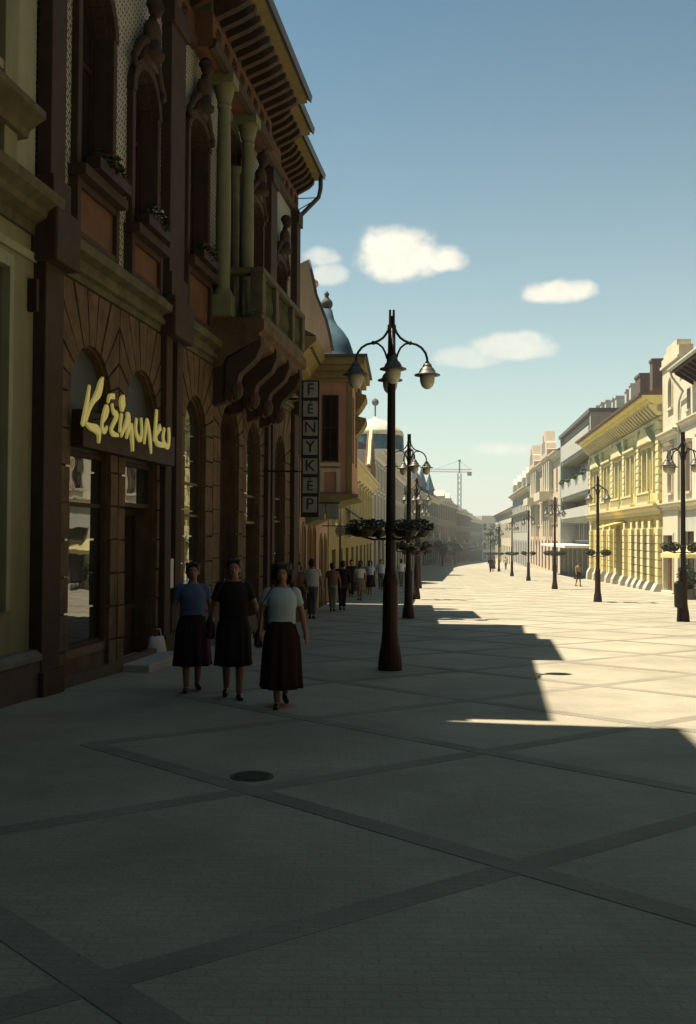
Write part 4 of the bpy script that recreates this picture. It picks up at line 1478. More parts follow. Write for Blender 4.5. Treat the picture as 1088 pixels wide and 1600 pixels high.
# R0: the white house at the right edge, with its big overhanging roof
u0, u1 = -20.6, -4.57
zb = gz(47)
W = u1 - u0
r0 = root('white_overhanging_house', tuple(RL.at(u1)) + (zb,), RL.rz + pi, 'white house with dark overhanging eaves and café below at the right edge', 'building')
ux = [X(u0, u1, -6.6 - 3.1 * k) for k in range(5)]
wup = [(x - .5, x + .5, 4.0, 6.3, 0) for x in ux]
wgr = [(x - 1.1, x + 1.1, (gz(50 - x) if 50 - x > 0 else -.028 * (50 - x)) + .2, 1.95, 0) for x in ux]
wtp = [(x - .42, x + .42, 8.2, 9.3, 0) for x in ux]
wall(MB(), 0, W, -2.6, 3.2, wgr, 0, .35).build('ground_floor_wall', M['greyband'], r0)
wall(MB(), 0, W, 3.2, 9.95, wup + wtp, 0, .35).build('upper_wall', M['creamtrim'], r0)
body(r0, 0, W, .35, 11, -2.6, 9.95, M['cream'])
for k, (a, b, c, d, _) in enumerate(wup + wtp):
    window(r0, a, b, c, d, .18, M['wood'], random.choice((M['farglass'], M['dimglass'])), 0, (1, 1), .07, M['creamtrim'])
    if c < 7 and k < 12:
        surround(r0, a, b, c, d, M['pinkcream'], .16, .06, True)
for a, b, c, d, _ in wgr:
    window(r0, a, b, c, d, .2, M['wood'], M['farglass'], 0, (1, [1.2]), .08, name='shop_window')
cornice(r0, 0, W, 7.75, .25, .4, M['creamtrim'], 'string_course')
cornice(r0, 0, W, 3.55, .35, .5, M['creamtrim'], 'string_course')
MB().box(2.8, 16, -1.0, .0, 9.95, 10.15).build('soffit', M['wood'], r0)
for k in range(14):
    MB().prism_x([(-.01, 9.3), (-.9, 9.84), (-.9, 9.948), (-.01, 9.948)], 3.0 + .9 * k, 3.14 + .9 * k).build('eaves_bracket', M['wood'], r0)
MB().prism_x([(-1.1, 10.16), (5.5, 14.6), (11.4, 10.16)], 2.8, 16).build('roof', M['tile'], r0)
gt = MB()
gt.tube([(2.75, -1.12, 10.1), (16, -1.12, 10.1)], .1, 8)
gt.tube([(2.9, -1.1, 10.05), (2.8, -1.0, 9.75), (1.6, -.2, 9.2), (.3, -.1, 8.9), (.15, -.1, 8.5), (.15, -.1, zb - .6)], .06, 8)
gt.build('gutter', M['greyband'], r0, smooth=True)

# unseen brick block added beside the camera to cut skylight on the foreground
wx = [W + 3.2 + 4.4 * k for k in range(11)]
wwo = [(x - .6, x + .6, z, z + 2.0, 0) for x in wx for z in (3.6, 7.4, 11.2, 15.2)]
wall(MB(), W + .02, W + 52, -3, 19.4, wwo, -.3, .3).build('added_brick_blocker', M['brick'], r0)
MB().box(W + .021, W + 52, .001, 9, -3, 19.38).build('brick_blocker_body', M['brick'], r0)
MB().box(W + .0, W + 52, -.9, 9.3, 19.4, 19.9).build('brick_blocker_roof', M['greyroof'], r0)
for a, b, c, d, _ in wwo:
    window(r0, a, b, c, d, -.14, M['wood'], M['farglass'], 0, (1, 1), .08)

# R3: the grey block with concrete balcony bands, u 31..57
u0, u1 = 31.03, 57.0
zb = gz(102)
W = u1 - u0
r3 = root('grey_balcony_block', tuple(RL.at(u1)) + (zb,), RL.rz + pi, 'modern grey block with pale concrete balcony bands next to the yellow palace', 'building')
body(r3, 0, W, 1.6, 13, zb - 1, 12.6, M['greywall'])
for k, (z0, z1) in enumerate(((9.9, 11.6), (5.9, 7.5), (3.55, 4.5))):
    MB().box(1.2, W - 1.4, -.02, .16, z0, z1).build('balcony_front', M['greyband'], r3, bevel=.02)
    MB().box(.8, W - .8, .161, 1.6, z0 - .35, z0 + .1).build('floor_slab', M['greyband'], r3)
    MB().box(.0, W, .2, 1.58, z0 - .42, z0 - .352).build('slab_edge', M['leftwall'], r3)
for x in (.4, W - .4):
    MB().box(x - .4, x + .4, .0, 1.598, zb - 1, 12.6).build('side_wall', M['greywall'], r3)
for z0, z1 in ((7.6, 9.4), (4.7, 5.5), (1.2, 3.1)):
    for k in range(6):
        a = 1.2 + k * (W - 2.4) / 6
        window(r3, a + .15, a + (W - 2.4) / 6 - .15, z0, z1, 1.5, M['wood'] if k > 2 else M['greyband'], M['dark'] if k > 2 else M['farglass'], 0, (1, 0), .08)
MB().box(-.2, W + .1, -.15, 13.2, 12.6, 12.95).build('roof_slab', M['greyroof'], r3)
MB().box(.3, W - .3, .3, 13, 12.0, 12.598).build('parapet', M['greywall'], r3)
MB().box(.6, W - .3, -2.2, 1.55, .62, .86).build('shop_canopy', M['white'], r3)
for k in range(7):
    x = 1.2 + k * (W - 2.4) / 6
    MB().box(x - .22, x + .22, -.1, .3, zb - .6, .62).build('pillar', M['greyband'], r3)
for k in range(6):
    x = 1.2 + (k + .5) * (W - 2.4) / 6
    window(r3, x - 1.7, x + 1.7, zb + .1, .5, 1.5, M['wood'], M['farglass'], 0, (1, 0), .09, name='shop_window')
for k in range(4):
    x = 2 + k * 6.2
    o = tuft(MB(), (x + 1, -.1, 7.55), (1.6, .25, .25), 140, .16, 50 + k).build('balcony_plants', M['leaf'], r3)
    o['kind'] = 'stuff'
for x, z in ((1.4, 16), (5, 15.9), (8.4, 15.7), (13, 15.3), (15.2, 15.2), (21, 15.0), (23.4, 15.2)):
    MB().box(x - .5, x + .5, 3.8, 4.8, 12.95, z).box(x - .58, x + .58, 3.72, 4.88, z, z + .2).build('chimney', M['greyband'], r3)

# R4: pinkish house with two gables, u 57..103
u0, u1 = 57.05, 103
zb = gz(137)
W = u1 - u0
n = 9
r4 = house('twin_gabled_house', 'pinkish cream house with two stepped gables beyond the grey balcony block', RL, u0, u1, zb, 11.4, M['pinkcream'], M['creamtrim'],
           [(zb + .3, 1.2, row(n, 1, W - 1, 2.2), .6, None), (3.2, 5.8, row(n, 1, W - 1, 1.6), 0, True), (7.2, 9.8, row(n, 1, W - 1, 1.5), .4, None)],
           depth=12, ridge=15.2, roofm=M['tile'], right=True, corn=.7)
for x in (13, 33):
    MB().prism_y([(x - 5, 11.4), (x + 5, 11.4), (x + 5, 12.2), (x + 4.4, 12.3), (x + 4.1, 13.1), (x + 3.2, 13.3), (x + 2.7, 14.6), (x - 2.7, 14.6), (x - 3.2, 13.3), (x - 4.1, 13.1), (x - 4.4, 12.3), (x - 5, 12.2)], -.75, .4).build('stepped_gable', M['pinkcream'], r4)
    for q in (-1.6, 0, 1.6):
        MB().box(x + q - .45, x + q + .45, -.78, -.745, 12, 13.4 if abs(q) > .5 else 14.2).build('gable_window', M['farglass'], r4)
    MB().box(x - 4.4, x + 4.4, -1.6, .0, 6.1, 7.1).build('balcony', M['creamtrim'], r4)
    for q in (-4, -1.4, 1.4, 4):
        MB().box(x + q - .45, x + q + .45, -.5, .004, 1.6, 11.4).build('pilaster', M['creamtrim'], r4)

# R5: grey house, u 103..165, and R6 beyond
u0, u1 = 103.05, 150
zb = gz(185)
W = u1 - u0
r5 = house('grey_mansard_house', 'greyish house with mansard dormers beyond the pinkish gabled one', RL, u0, u1, zb, 9.6, M['greyband'], M['creamtrim'],
           [(zb + .3, 1.0, row(9, 1, W - 1, 2.6), .7, None), (2.6, 5.2, row(11, 1, W - 1, 1.6), 0, None), (6.2, 8.5, row(11, 1, W - 1, 1.5), 0, None)],
           depth=12, ridge=14.0, roofm=M['greyroof'], right=True, corn=1.0, chim=[(8, 3, 14.6, 1.2), (25, 3, 14.4, 1.2), (40, 3, 14.8, 1.2)])
for x in (7, 20, 33, 43):
    d = MB().prism_y([(x - 1.6, 9.6), (x + 1.6, 9.6), (x + 1.6, 11.6), (x, 12.8), (x - 1.6, 11.6)], -.3, 3).build('dormer', M['creamtrim'], r5)
    MB().box(x - .8, x + .8, -.34, -.3, 10, 11.4).build('pane', M['farglass'], d)
cornice(r5, 0, W, 5.75, .6, .6, M['greywall'], 'string_course')
u0, u1 = 150.05, 235
zb = gz(250)
W = u1 - u0
r6 = house('low_far_house', 'last low cream house of the right row by the tree', RL, u0, u1, zb, 7.4, M['cream'], M['creamtrim'],
           [(zb + .3, -.6, row(12, 1, W - 1, 3), 0, None), (1.6, 4.6, row(16, 1, W - 1, 2), 0, None)], depth=12, ridge=10.8, roofm=M['greyroof'], right=True, corn=.8)

# ================================================================== STREET FURNITURE
def make_lamp():
    t = root('street_lamp', (0, 0, 0), 0, None, 'street lamp')
    b = MB()
    b.lathe([(.19, -.1), (.19, .05), (.185, .12), (.165, .3), (.15, .36), (.145, .40)], (0, 0), 16)
    b.build('base_plinth', M['ironred'], t)
    s = MB()
    s.lathe([(.140, .40), (.135, .46), (.125, .6), (.118, 1.28), (.125, 1.34), (.118, 1.40), (.09, 1.5), (.085, 1.56)], (0, 0), 16)
    s.build('lower_shaft', M['ironred'], t)
    s = MB()
    s.lathe([(.08, 1.55), (.078, 2.1), (.09, 2.14), (.09, 2.22), (.075, 2.26), (.066, 3.6), (.06, 4.78), (.078, 4.82), (.082, 4.92), (.062, 4.97), (.058, 5.28), (.070, 5.34), (.066, 5.40)], (0, 0), 16)
    s.build('upper_shaft', M['iron'], t)
    f = MB()
    for k in range(4):
        a = pi / 4 + k * pi / 2
        f.tube([(.042 * math.cos(a), .042 * math.sin(a), 5.3), (.04 * math.cos(a), .04 * math.sin(a), 5.63)], .02, 6)
    f.lathe([(.05, 5.38), (.04, 5.42), (.04, 5.52), (.02, 5.54)], (0, 0), 8)
    f.build('finial', M['iron'], t)
    for k in range(4):
        a = k * pi / 2
        c, s_ = math.cos(a), math.sin(a)
        P = lambda r, z: (r * c, r * s_, z)
        ar = MB()
        ar.tube([P(.05, 5.34), P(.08, 5.27), P(.13, 5.2), P(.20, 5.15), P(.29, 5.115), P(.39, 5.09), P(.47, 5.04), P(.53, 4.96), P(.555, 4.88), P(.56, 4.82)], .019, 8)
        ar.tube([P(.29, 5.115), P(.21, 5.10), P(.14, 5.04), P(.10, 4.96), P(.075, 4.87)], .016, 8)
        ar.ball(P(.29, 5.115), .034, 8, 6)
        arm = ar.build('arm', M['iron'], t, smooth=True)
        sh = MB()
        sh.lathe([(.02, 4.83), (.035, 4.815), (.035, 4.80), (.06, 4.785), (.075, 4.75), (.075, 4.735), (.10, 4.72), (.125, 4.68), (.14, 4.64), (.20, 4.622), (.205, 4.605), (.13, 4.61)], (.56 * c, .56 * s_), 18)
        sh.build('lamp_shade', M['zinc'], arm, smooth=True)
        gl = MB()
        gl.lathe([(.115, 4.615), (.12, 4.57), (.112, 4.50), (.09, 4.44), (.05, 4.40), (.01, 4.39)], (.56 * c, .56 * s_), 16)
        gl.build('glass_globe', M['globe'], arm, smooth=True)
    return t


def make_planter(full=True):
    t = root('flower_planter', (0, 0, 0), 0, None, 'flower planter')
    rg = MB()
    for k in range(4):
        a = k * pi / 2
        c, s_ = math.cos(a), math.sin(a)
        rg.tube([(.08 * c, .08 * s_, 2.05), (.3 * c, .3 * s_, 2.03), (.5 * c, .5 * s_, 2.08)], .018, 6)
    rg.build('bracket', M['iron'], t)
    for k in range(4):
        a = k * pi / 2
        cx, cy = .5 * math.cos(a), .5 * math.sin(a)
        bw = MB().lathe([(.08, 2.07), (.15, 2.09), (.19, 2.15), (.20, 2.18)], (cx, cy), 12).build('bowl', M['iron'], t)
        o = tuft(MB(), (cx, cy, 2.23), (.25, .25, .13), 420, .032, 70 + k).build('foliage', M['leafdark'], bw)
        o['kind'] = 'stuff'
        o = tuft(MB(), (cx, cy, 2.2), (.27, .27, .15), 60, .024, 90 + k).build('blossoms', M['flower'], bw)
        o['kind'] = 'stuff'
    return t


def copy_tree(o, parent=None):
    c = o.copy()
    COL.objects.link(c)
    c.parent = parent
    ZO[c.name] = ZO.get(o.name, 0)
    for ch in [q for q in ALL if q.parent == o]:
        copy_tree(ch, c)
    return c


lampA, plantA = make_lamp(), make_planter()
ALL = list(bpy.data.objects)
LAMPS = [(.67, 16.0, 'nearest four-headed street lamp, standing alone left of the picture centre'),
         (1.86, 31.3, 'second four-headed street lamp of the left row, just behind the nearest'),
         (3.2, 47.6, 'third street lamp of the left row, half hidden behind the second'),
         (4.35, 62.5, 'fourth street lamp of the left row, mostly hidden behind the others'),
         (9.95, 30.4, 'street lamp with litter bin at the right edge of the picture'),
         (11.2, 45.9, 'street lamp standing in front of the yellow palace'),
         (12.65, 62.6, 'street lamp standing in front of the grey balcony block'),
         (14.5, 82.2, 'street lamp before the near gable of the pinkish house'),
         (15.9, 99.2, 'street lamp before the grey mansard house'),
         (18.6, 126.0, 'small street lamp before the end of the right row'),
         (21.2, 152.0, 'most distant street lamp of the right row')]
PLAB = ['nearest lamp pole left of the picture centre', 'second pole of the left lamp row', 'third pole of the left lamp row', 'fourth, mostly hidden pole of the left lamp row',
        'lamp pole with a litter bin at the right edge', 'lamp pole before the yellow palace', 'lamp pole before the grey balcony block', 'lamp pole before the near gable of the pinkish house',
        'lamp pole before the grey mansard house', 'small lamp pole before the end of the right row', 'most distant lamp pole of the right row']
for i, (x, y, lab) in enumerate(LAMPS):
    o = lampA if i == 0 else copy_tree(lampA)
    o.location = (x, y, gz(y))
    o.rotation_euler = (0, 0, math.radians((0, 14, 8, 20, 18, 35, 10, 40, 15, 25, 5)[i]))
    tag(o, lab, 'street lamp', 'street lamps along both sides of the promenade')
    q = plantA if i == 0 else copy_tree(plantA)
    q.location = (x, y, gz(y))
    q.rotation_euler = (0, 0, math.radians((25, 14, 8, 20, 18, 35, 10, 40, 15, 25, 5)[i]))
    tag(q, 'flower bowls on the ' + PLAB[i], 'flower planter', 'flower planters on the lamp posts')

# litter bin by the right-hand lamp
bn = root('litter_bin', (9.76, 30.25, gz(30.2)), .1, 'dark litter bin hung beside the lamp at the right edge', 'litter bin')
zg = gz(30.2)
MB().lathe([(.10, zg + .42), (.12, zg + .5), (.125, zg + 1.0), (.13, zg + 1.12), (.11, zg + 1.13)], (0, 0), 14).build('bin_body', M['iron'], bn)
MB().tube([(.0, 0, zg - .05), (0, 0, zg + .45)], .04, 8).build('bin_post', M['iron'], bn)
MB().lathe([(.13, zg + 1.135), (.12, zg + 1.16), (.05, zg + 1.2), (.02, zg + 1.21)], (0, 0), 14).build('bin_lid', M['zinc'], bn)

# manhole cover
mh = MB()
zc = gz(7.95)
mh.lathe([(.19, zc - .02), (.19, zc + .012), (.165, zc + .012), (.162, zc + .006), (.02, zc + .007)], (0, 0), 24)
for k in range(-3, 4):
    h = .15 * math.sqrt(1 - (k / 3.6) ** 2)
    mh.box(-h, h, .042 * k - .01, .042 * k + .01, zc + .005, zc + .014)
M['cover'] = mat('worn_iron_cover', (.11, .095, .07), .7, .3, 9, .3, 60)
mho = mh.build('manhole_cover', M['cover'])
mho.scale = (.88, .88, 1)
mho.location = (-.73, 7.95, 0)
tag(mho, 'small dark round manhole cover in the shaded pavement', 'manhole cover')

# the vertical sign, letters one above another
fp = root('vertical_photo_sign', (-1.33, 25.0, 2.1), 0.0, 'tall black projecting sign spelling FÉNYKÉP down its panels', 'sign')
MB().box(.18, .62, -.09, .09, 2.08, 5.42).build('sign_case', M['signblack'], fp, bevel=.01)


def text_mesh(s, size, ext):
    cu = bpy.data.curves.new('letter', 'FONT')
    cu.body = s
    cu.size = size
    cu.extrude = ext
    cu.align_x = 'CENTER'
    cu.align_y = 'CENTER'
    cu.resolution_u = 3
    ob = bpy.data.objects.new('letter', cu)
    COL.objects.link(ob)
    me = bpy.data.meshes.new_from_object(ob.evaluated_get(bpy.context.evaluated_depsgraph_get()))
    bpy.data.objects.remove(ob)
    bpy.data.curves.remove(cu)
    return me


for k, chv in enumerate('FÉNYKÉP'):
    z = 5.19 - .467 * k
    pn = MB().box(.225, .575, -.105, -.0905, z - .19, z + .19).build('sign_panel', M['signpanel'], fp)
    me = text_mesh(chv, .40 if chv != 'É' else .34, .006)
    me.materials.append(M['signblack'])
    lo = bpy.data.objects.new('letter', me)
    COL.objects.link(lo)
    lo.parent = pn
    lo.rotation_euler = (pi / 2, 0, 0)
    lo.location = (.40, -.113, z - 2.1 - (.02 if chv == 'É' else 0))
bk = MB()
for z in (4.98, 3.2):
    bk.tube([(-.85, .05, z), (.18, .05, z)], .025, 6)
bk.build('bracket', M['iron'], fp)
MB().tube([(.14, .0, 5.5), (.14, .0, 1.2)], .022, 6).build('cable_tube', M['greyband'], fp)

# café at the right edge: parasol, tables, plants
cx, cy = 17.2, 50.6
zg = gz(cy)
ps = root('cafe_parasol', (cx, cy, zg), 0, 'yellowish cream parasol over the café tables at the right edge', 'parasol')
MB().tube([(cx * 0, 0, zg), (0, 0, zg + 2.75)], .03, 8).build('pole', M['white'], ps)
pc = MB()
k8 = [(1.75 * math.cos(2 * pi * k / 8), 1.75 * math.sin(2 * pi * k / 8)) for k in range(8)]
vs = [(0, 0, zg + 2.75)] + [(x, y, zg + 2.2) for x, y in k8] + [(x, y, zg + 2.0) for x, y in k8] + [(0, 0, zg + 2.71)] + [(x * .98, y * .98, zg + 2.17) for x, y in k8]
fs = [(0, 1 + k, 1 + (k + 1) % 8) for k in range(8)] + [(1 + k, 9 + k, 9 + (k + 1) % 8, 1 + (k + 1) % 8) for k in range(8)] + [(17, 18 + (k + 1) % 8, 18 + k) for k in range(8)]
pc.add(vs, fs).build('canopy', M['canvas'], ps)
MB().lathe([(.3, zg - .02), (.3, zg + .06), (.05, zg + .1)], (0, 0), 12).build('foot', M['greyband'], ps)
for k, (x, y, lab) in enumerate(((16.6, 49.6, 'café table under the front of the cream parasol'), (17.9, 51.4, 'café table behind the pole of the cream parasol'))):
    t = root('cafe_table', (x, y, gz(y)), 0, lab, 'table', 'café tables under the parasol')
    z = gz(y)
    MB().lathe([(.38, z + .72), (.38, z + .75), (.05, z + .755)], (0, 0), 16).build('tabletop', M['white'], t)
    MB().tube([(0, 0, z), (0, 0, z + .72)], .035, 8).lathe([(.22, z - .01), (.2, z + .03), (.03, z + .05)], (0, 0), 10).build('pedestal', M['iron'], t)
for k, (x, y, s, lab) in enumerate(((16.3, 48.9, .8, 'dark bushy plant in a tub before the café parasol'), (17.6, 53.2, 1.0, 'tall dark shrub in a tub behind the café parasol'))):
    z = gz(y)
    t = root('potted_shrub', (x, y, z), 0, lab, 'plant')
    MB().lathe([(.22, z), (.3, z + .45), (.32, z + .5), (.2, z + .5)], (0, 0), 12).build('tub', M['plinth'], t)
    o = tuft(MB(), (0, 0, z + .5 + s * .6), (.5 * s, .5 * s, .65 * s), 500, .07, 200 + k).build('foliage', M['leafdark'], t)
    o['kind'] = 'stuff'


def tree(x, y, h, r, label, n=1500, seed=1):
    z = gz(y)
    t = root('street_tree', (x, y, z), 0, label, 'tree')
    tr = MB()
    tr.tube([(0, 0, z - .2), (.05, 0, z + h * .2), (0, .05, z + h * .45), (.1, 0, z + h * .75)], [h * .03, h * .024, h * .018, h * .006], 8)
    rnd = random.Random(seed)
    cl = []
    for k in range(8):
        a = k * 2.4
        rr = r * rnd.uniform(.4, .75)
        zz = z + h * rnd.uniform(.5, .85)
        tr.tube([(0, 0, z + h * .35), (rr * .5 * math.cos(a), rr * .5 * math.sin(a), zz - h * .1), (rr * math.cos(a), rr * math.sin(a), zz)], [h * .014, h * .009, h * .003], 6)
        cl.append((rr * math.cos(a), rr * math.sin(a), zz))
    tr.build('trunk', M['bark'], t)
    f = MB()
    cl.append((0, 0, z + h * .85))
    for k, c in enumerate(cl):
        s = r * rnd.uniform(.35, .55)
        tuft(f, c, (s, s, s * .85), n // len(cl), h * .028, seed * 31 + k)
    o = f.build('crown', M['leaf'], t)
    o['kind'] = 'stuff'


tree(39.5, 262, 10.5, 5.0, 'green tree standing at the far end of the right row', 1800, 3)
tree(44.5, 300, 9.0, 4.5, 'smaller green tree behind the other at the street end', 1200, 5)
tree(15.5, 168, 4.6, 2.0, 'bushy tree before the spired house on the curve', 1300, 9)
tree(21.5, 206, 5.0, 2.3, 'dark tree before the spirelet house on the curve', 1300, 11)

# ================================================================== PEOPLE
def fuse(mb, voxel, m, name, parent, smooth_it=6):
    """one continuous skin out of the overlapping volumes"""
    me = mb.mesh(name, m, True)
    o = bpy.data.objects.new(name, me)
    COL.objects.link(o)
    r = o.modifiers.new('fuse', 'REMESH')
    r.mode = 'VOXEL'
    r.voxel_size = voxel
    s = o.modifiers.new('soft', 'SMOOTH')
    s.factor = .5
    s.iterations = smooth_it
    me2 = bpy.data.meshes.new_from_object(o.evaluated_get(bpy.context.evaluated_depsgraph_get()))
    o.modifiers.clear()
    o.data = me2
    me2.polygons.foreach_set('use_smooth', [True] * len(me2.polygons))
    if not me2.materials:
        me2.materials.append(m)
    o.parent = parent
    return o


def lerp(a, b, t):
    return Vector(a) * (1 - t) + Vector(b) * t


def limb(mb, pts, rs, seg=10):
    """smooth tapered limb through the joints"""
    P_, R_ = [], []
    n = len(pts)
    for i in range(n - 1):
        p0, p1, p2, p3 = [Vector(pts[max(0, min(n - 1, k))]) for k in (i - 1, i, i + 1, i + 2)]
        for s in range(4):
            t = s / 4
            P_.append(.5 * (2 * p1 + (p2 - p0) * t + (2 * p0 - 5 * p1 + 4 * p2 - p3) * t * t + (3 * p1 - p0 - 3 * p2 + p3) * t ** 3))
            R_.append(rs[i] + (rs[i + 1] - rs[i]) * t)
    P_.append(Vector(pts[-1]))
    R_.append(rs[-1])
    mb.tube(P_, R_, seg)


def person(label, x, y, rz, H=1.65, sex='f', legs=((0, -.1), (0, .1)), arms=None, top=None, bottom=None, skirt=.36, hairm=None, hair='short',
           sleeve=.5, near=True, bag=None, shoe='leather', flare=1.0, cat='person', group=None):
    """legs: (forward swing in m, of left and right foot); arms: ((elbow),(wrist)) for x<0 and x>0 side; local -y is ahead"""
    z0 = gz(y)
    t = root('person', (x, y, z0), rz, label, cat, group)
    t.scale = (H / 1.65,) * 3
    ZO[t.name] = 0
    k = 1.0 if sex == 'f' else 1.1
    b = MB()
    hw = .158 * k if sex == 'f' else .185
    b.loft([(0, 0, .78, .12, .09), (0, .005, .84, .165, .115), (0, .01, .92, .165 * (1 if sex == 'f' else .95), .115), (0, 0, 1.0, .14 * k, .1), (0, 0, 1.07, .13 * k, .095), (0, -.005, 1.18, .145 * k, .108),
            (0, -.005, 1.27, .16 * k, .112), (0, 0, 1.34, hw * .95, .095), (0, .005, 1.385, .11, .075), (0, .01, 1.41, .06, .058), (0, .0, 1.46, .052, .055), (0, -.005, 1.5, .05, .055)], 18)
    # head: skull, jaw, nose, ears
    b.ball((0, .005, 1.56), (.073, .093, .095), 16, 12)
    b.ball((0, -.035, 1.505), (.052, .055, .062), 12, 8)
    b.ball((0, -.093, 1.535), (.012, .018, .018), 8, 6)
    b.ball((0, -.082, 1.50), (.022, .012, .008), 8, 6)
    for s in (-1, 1):
        b.ball((s * .075, .012, 1.535), (.012, .02, .03), 8, 6)
    feet = []
    for i, s in enumerate((-1, 1)):
        fx, fy = legs[i]
        hip = (s * .085, 0, .88)
        ank = (s * .075 + fx, -fy, .075 + max(0, -fy) * .25)
        kn = ((hip[0] + ank[0]) / 2, -fy * .5 - .03 - max(0, -fy) * .2, .475)
        limb(b, [hip, lerp(hip, kn, .5), kn, lerp(kn, ank, .3), ank], [.088, .075, .054, .054, .036])
        tip = max(0, -fy) * .22
        heel = (ank[0], ank[1] + .05, ank[2] - .035)
        toe = (ank[0] + s * .02, ank[1] - .17, ank[2] - .05 - tip * .6)
        feet.append((ank, heel, toe))
        limb(b, [heel, lerp(heel, toe, .4), toe], [.034, .036, .022])
    arms = arms or (((-.24, .0, 1.1), (-.25, -.06, .88)), ((.24, .02, 1.1), (.25, .02, .88)))
    shoulders = []
    for i, s in enumerate((-1, 1)):
        sh = (s * hw, .005, 1.345)
        el, wr = arms[i]
        shoulders.append((sh, el, wr))
        limb(b, [(s * (hw - .05), 0, 1.35), sh, lerp(sh, el, .5), el, lerp(el, wr, .4), wr], [.05, .05, .043, .037, .036, .025])
        d = (Vector(wr) - Vector(el)).normalized()
        side = Vector((0, -1, 0)) if abs(d.y) < .8 else Vector((0, 0, 1))
        side = (side - d * side.dot(d)).normalized()
        nn = d.cross(side)
        pc_ = Vector(wr) + d * .045
        limb(b, [Vector(wr), pc_, Vector(wr) + d * .085], [.024, .032, .026], 8)
        if near:
            inw = Vector((-s, 0, 0))
            for q, ln in ((-.024, .062), (-.008, .072), (.008, .068), (.024, .054)):
                a = Vector(wr) + d * .08 + side * q
                limb(b, [a, a + d * ln * .55 + inw * .006, a + d * ln * .9 + inw * .026], [.0105, .0095, .008], 6)
            a = Vector(wr) + d * .03 + side * .022
            limb(b, [a, a + d * .03 + side * .022, a + d * .062 + side * .028 + inw * .012], [.013, .011, .009], 6)
    fuse(b, .0065 if near else .018, M['skin'], 'body', t, 5 if near else 3)
    # shoes
    for ank, heel, toe in feet:
        s = MB()
        limb(s, [Vector(heel) + Vector((0, .004, -.006)), lerp(heel, toe, .45) + Vector((0, 0, -.006)), Vector(toe) + Vector((0, -.008, -.002))], [.038, .041, .027], 10)
        s.box(heel[0] - .022, heel[0] + .022, heel[1] - .02, heel[1] + .03, heel[2] - .045, heel[2] - .01)
        s.build('shoe', M[shoe], t, smooth=True)
    # top
    c = MB()
    e = .014 if near else .026
    zl = .9 if skirt is None or sex == 'm' else .97
    c.loft([(0, 0, zl, .158 * k + e, .108 + e), (0, 0, 1.03, .15 * k + e, .104 + e), (0, -.005, 1.1, .15 * k + e, .105 + e), (0, -.008, 1.19, .157 * k + e, .118 + e), (0, -.005, 1.27, .165 * k + e, .115 + e),
            (0, 0, 1.345, hw * .93 + e, .09 + e), (0, .005, 1.385, .115 + e * .6, .072 + e * .6), (0, .008, 1.402, .085, .068)], 20)
    for (sh, el, wr) in shoulders:
        if sleeve > 1:
            pts, rs = [lerp(sh, (0, 0, 1.3), .3), sh, lerp(sh, el, .5), el, lerp(el, wr, .85)], [.06, .064, .06, .052, .042]
        else:
            pts, rs = [lerp(sh, (0, 0, 1.3), .3), sh, lerp(sh, el, sleeve * .5), lerp(sh, el, sleeve)], [.058, .060, .058, .058]
        limb(c, pts, rs, 12)
    fuse(c, .010 if near else .022, top, 'blouse' if sex == 'f' else 'shirt', t, 4)
    # skirt or trousers
    if skirt is not None:
        q = MB()
        zs = [1.0, .97, .90, .82, .7, .55, skirt + .06, skirt]
        swing = (legs[0][1] + legs[1][1]) / 2
        rings = []
        for z in zs:
            f = (1.0 - z) / (1.0 - skirt)
            rx = (.150 + .05 * min(1, f * 4)) + .075 * flare * f
            ry = (.112 + .035 * min(1, f * 4)) + (.07 * flare + .42 * max(abs(legs[0][1]), abs(legs[1][1]))) * f
            rings.append((0, -.5 * swing * f * f, z, rx, ry))
        q.loft(rings, 64, .085, 8 + len(label) % 4, 1.3 + len(label))
        q.build('skirt', bottom, t, smooth=True)
        MB().loft([(0, 0, .965, .166, .126), (0, 0, 1.0, .163, .124)], 20).build('waistband', bottom, t, smooth=True)
    else:
        q = MB()
        q.loft([(0, .005, .78, .10, .08), (0, .005, .85, .178, .128), (0, .005, .93, .172, .125), (0, 0, .97, .16, .12)], 18)
        for i, s in enumerate((-1, 1)):
            ank = feet[i][0]
            hip = (s * .085, 0, .88)
            kn = ((hip[0] + ank[0]) / 2, ank[1] * .5 - .03, .475)
            limb(q, [hip, lerp(hip, kn, .5), kn, lerp(kn, ank, .9)], [.098, .086, .068, .058], 12)
        fuse(q, .012 if near else .022, bottom, 'trousers', t, 3)
    # hair
    h = MB()
    h.ball((0, .030, 1.588), (.096, .098, .098), 14, 10)
    h.ball((0, .05, 1.54), (.092, .075, .10), 12, 8)
    rnd = random.Random(hash(label) % 999 if False else len(label) * 7)
    if hair in ('curly', 'long'):
        h.ball((0, .035, 1.585), (.112, .108, .108), 14, 10)
        h.ball((0, .06, 1.50), (.115, .075, .10 if hair == 'curly' else .14), 12, 8)
        for j in range(60 if near else 18):
            a = rnd.uniform(-.55, pi + .55)
            zz = rnd.uniform(1.42 if hair == 'long' else 1.45, 1.67)
            rr = .10 * math.cos(max(0, zz - 1.58) * 8) + rnd.uniform(0, .018)
            h.ball((rr * math.cos(a), .035 + rr * math.sin(a) * .95, zz), rnd.uniform(.022, .034), 8, 6)
        for j in range(10):
            h.ball((rnd.uniform(-.07, .07), -.045 + rnd.uniform(-.01, .03), 1.64 + rnd.uniform(-.012, .03)), .028, 8, 6)
    else:
        for j in range(14):
            a = rnd.uniform(0, pi)
            h.ball((.075 * math.cos(a), .03 + .075 * math.sin(a), rnd.uniform(1.49, 1.66)), .028, 8, 6)
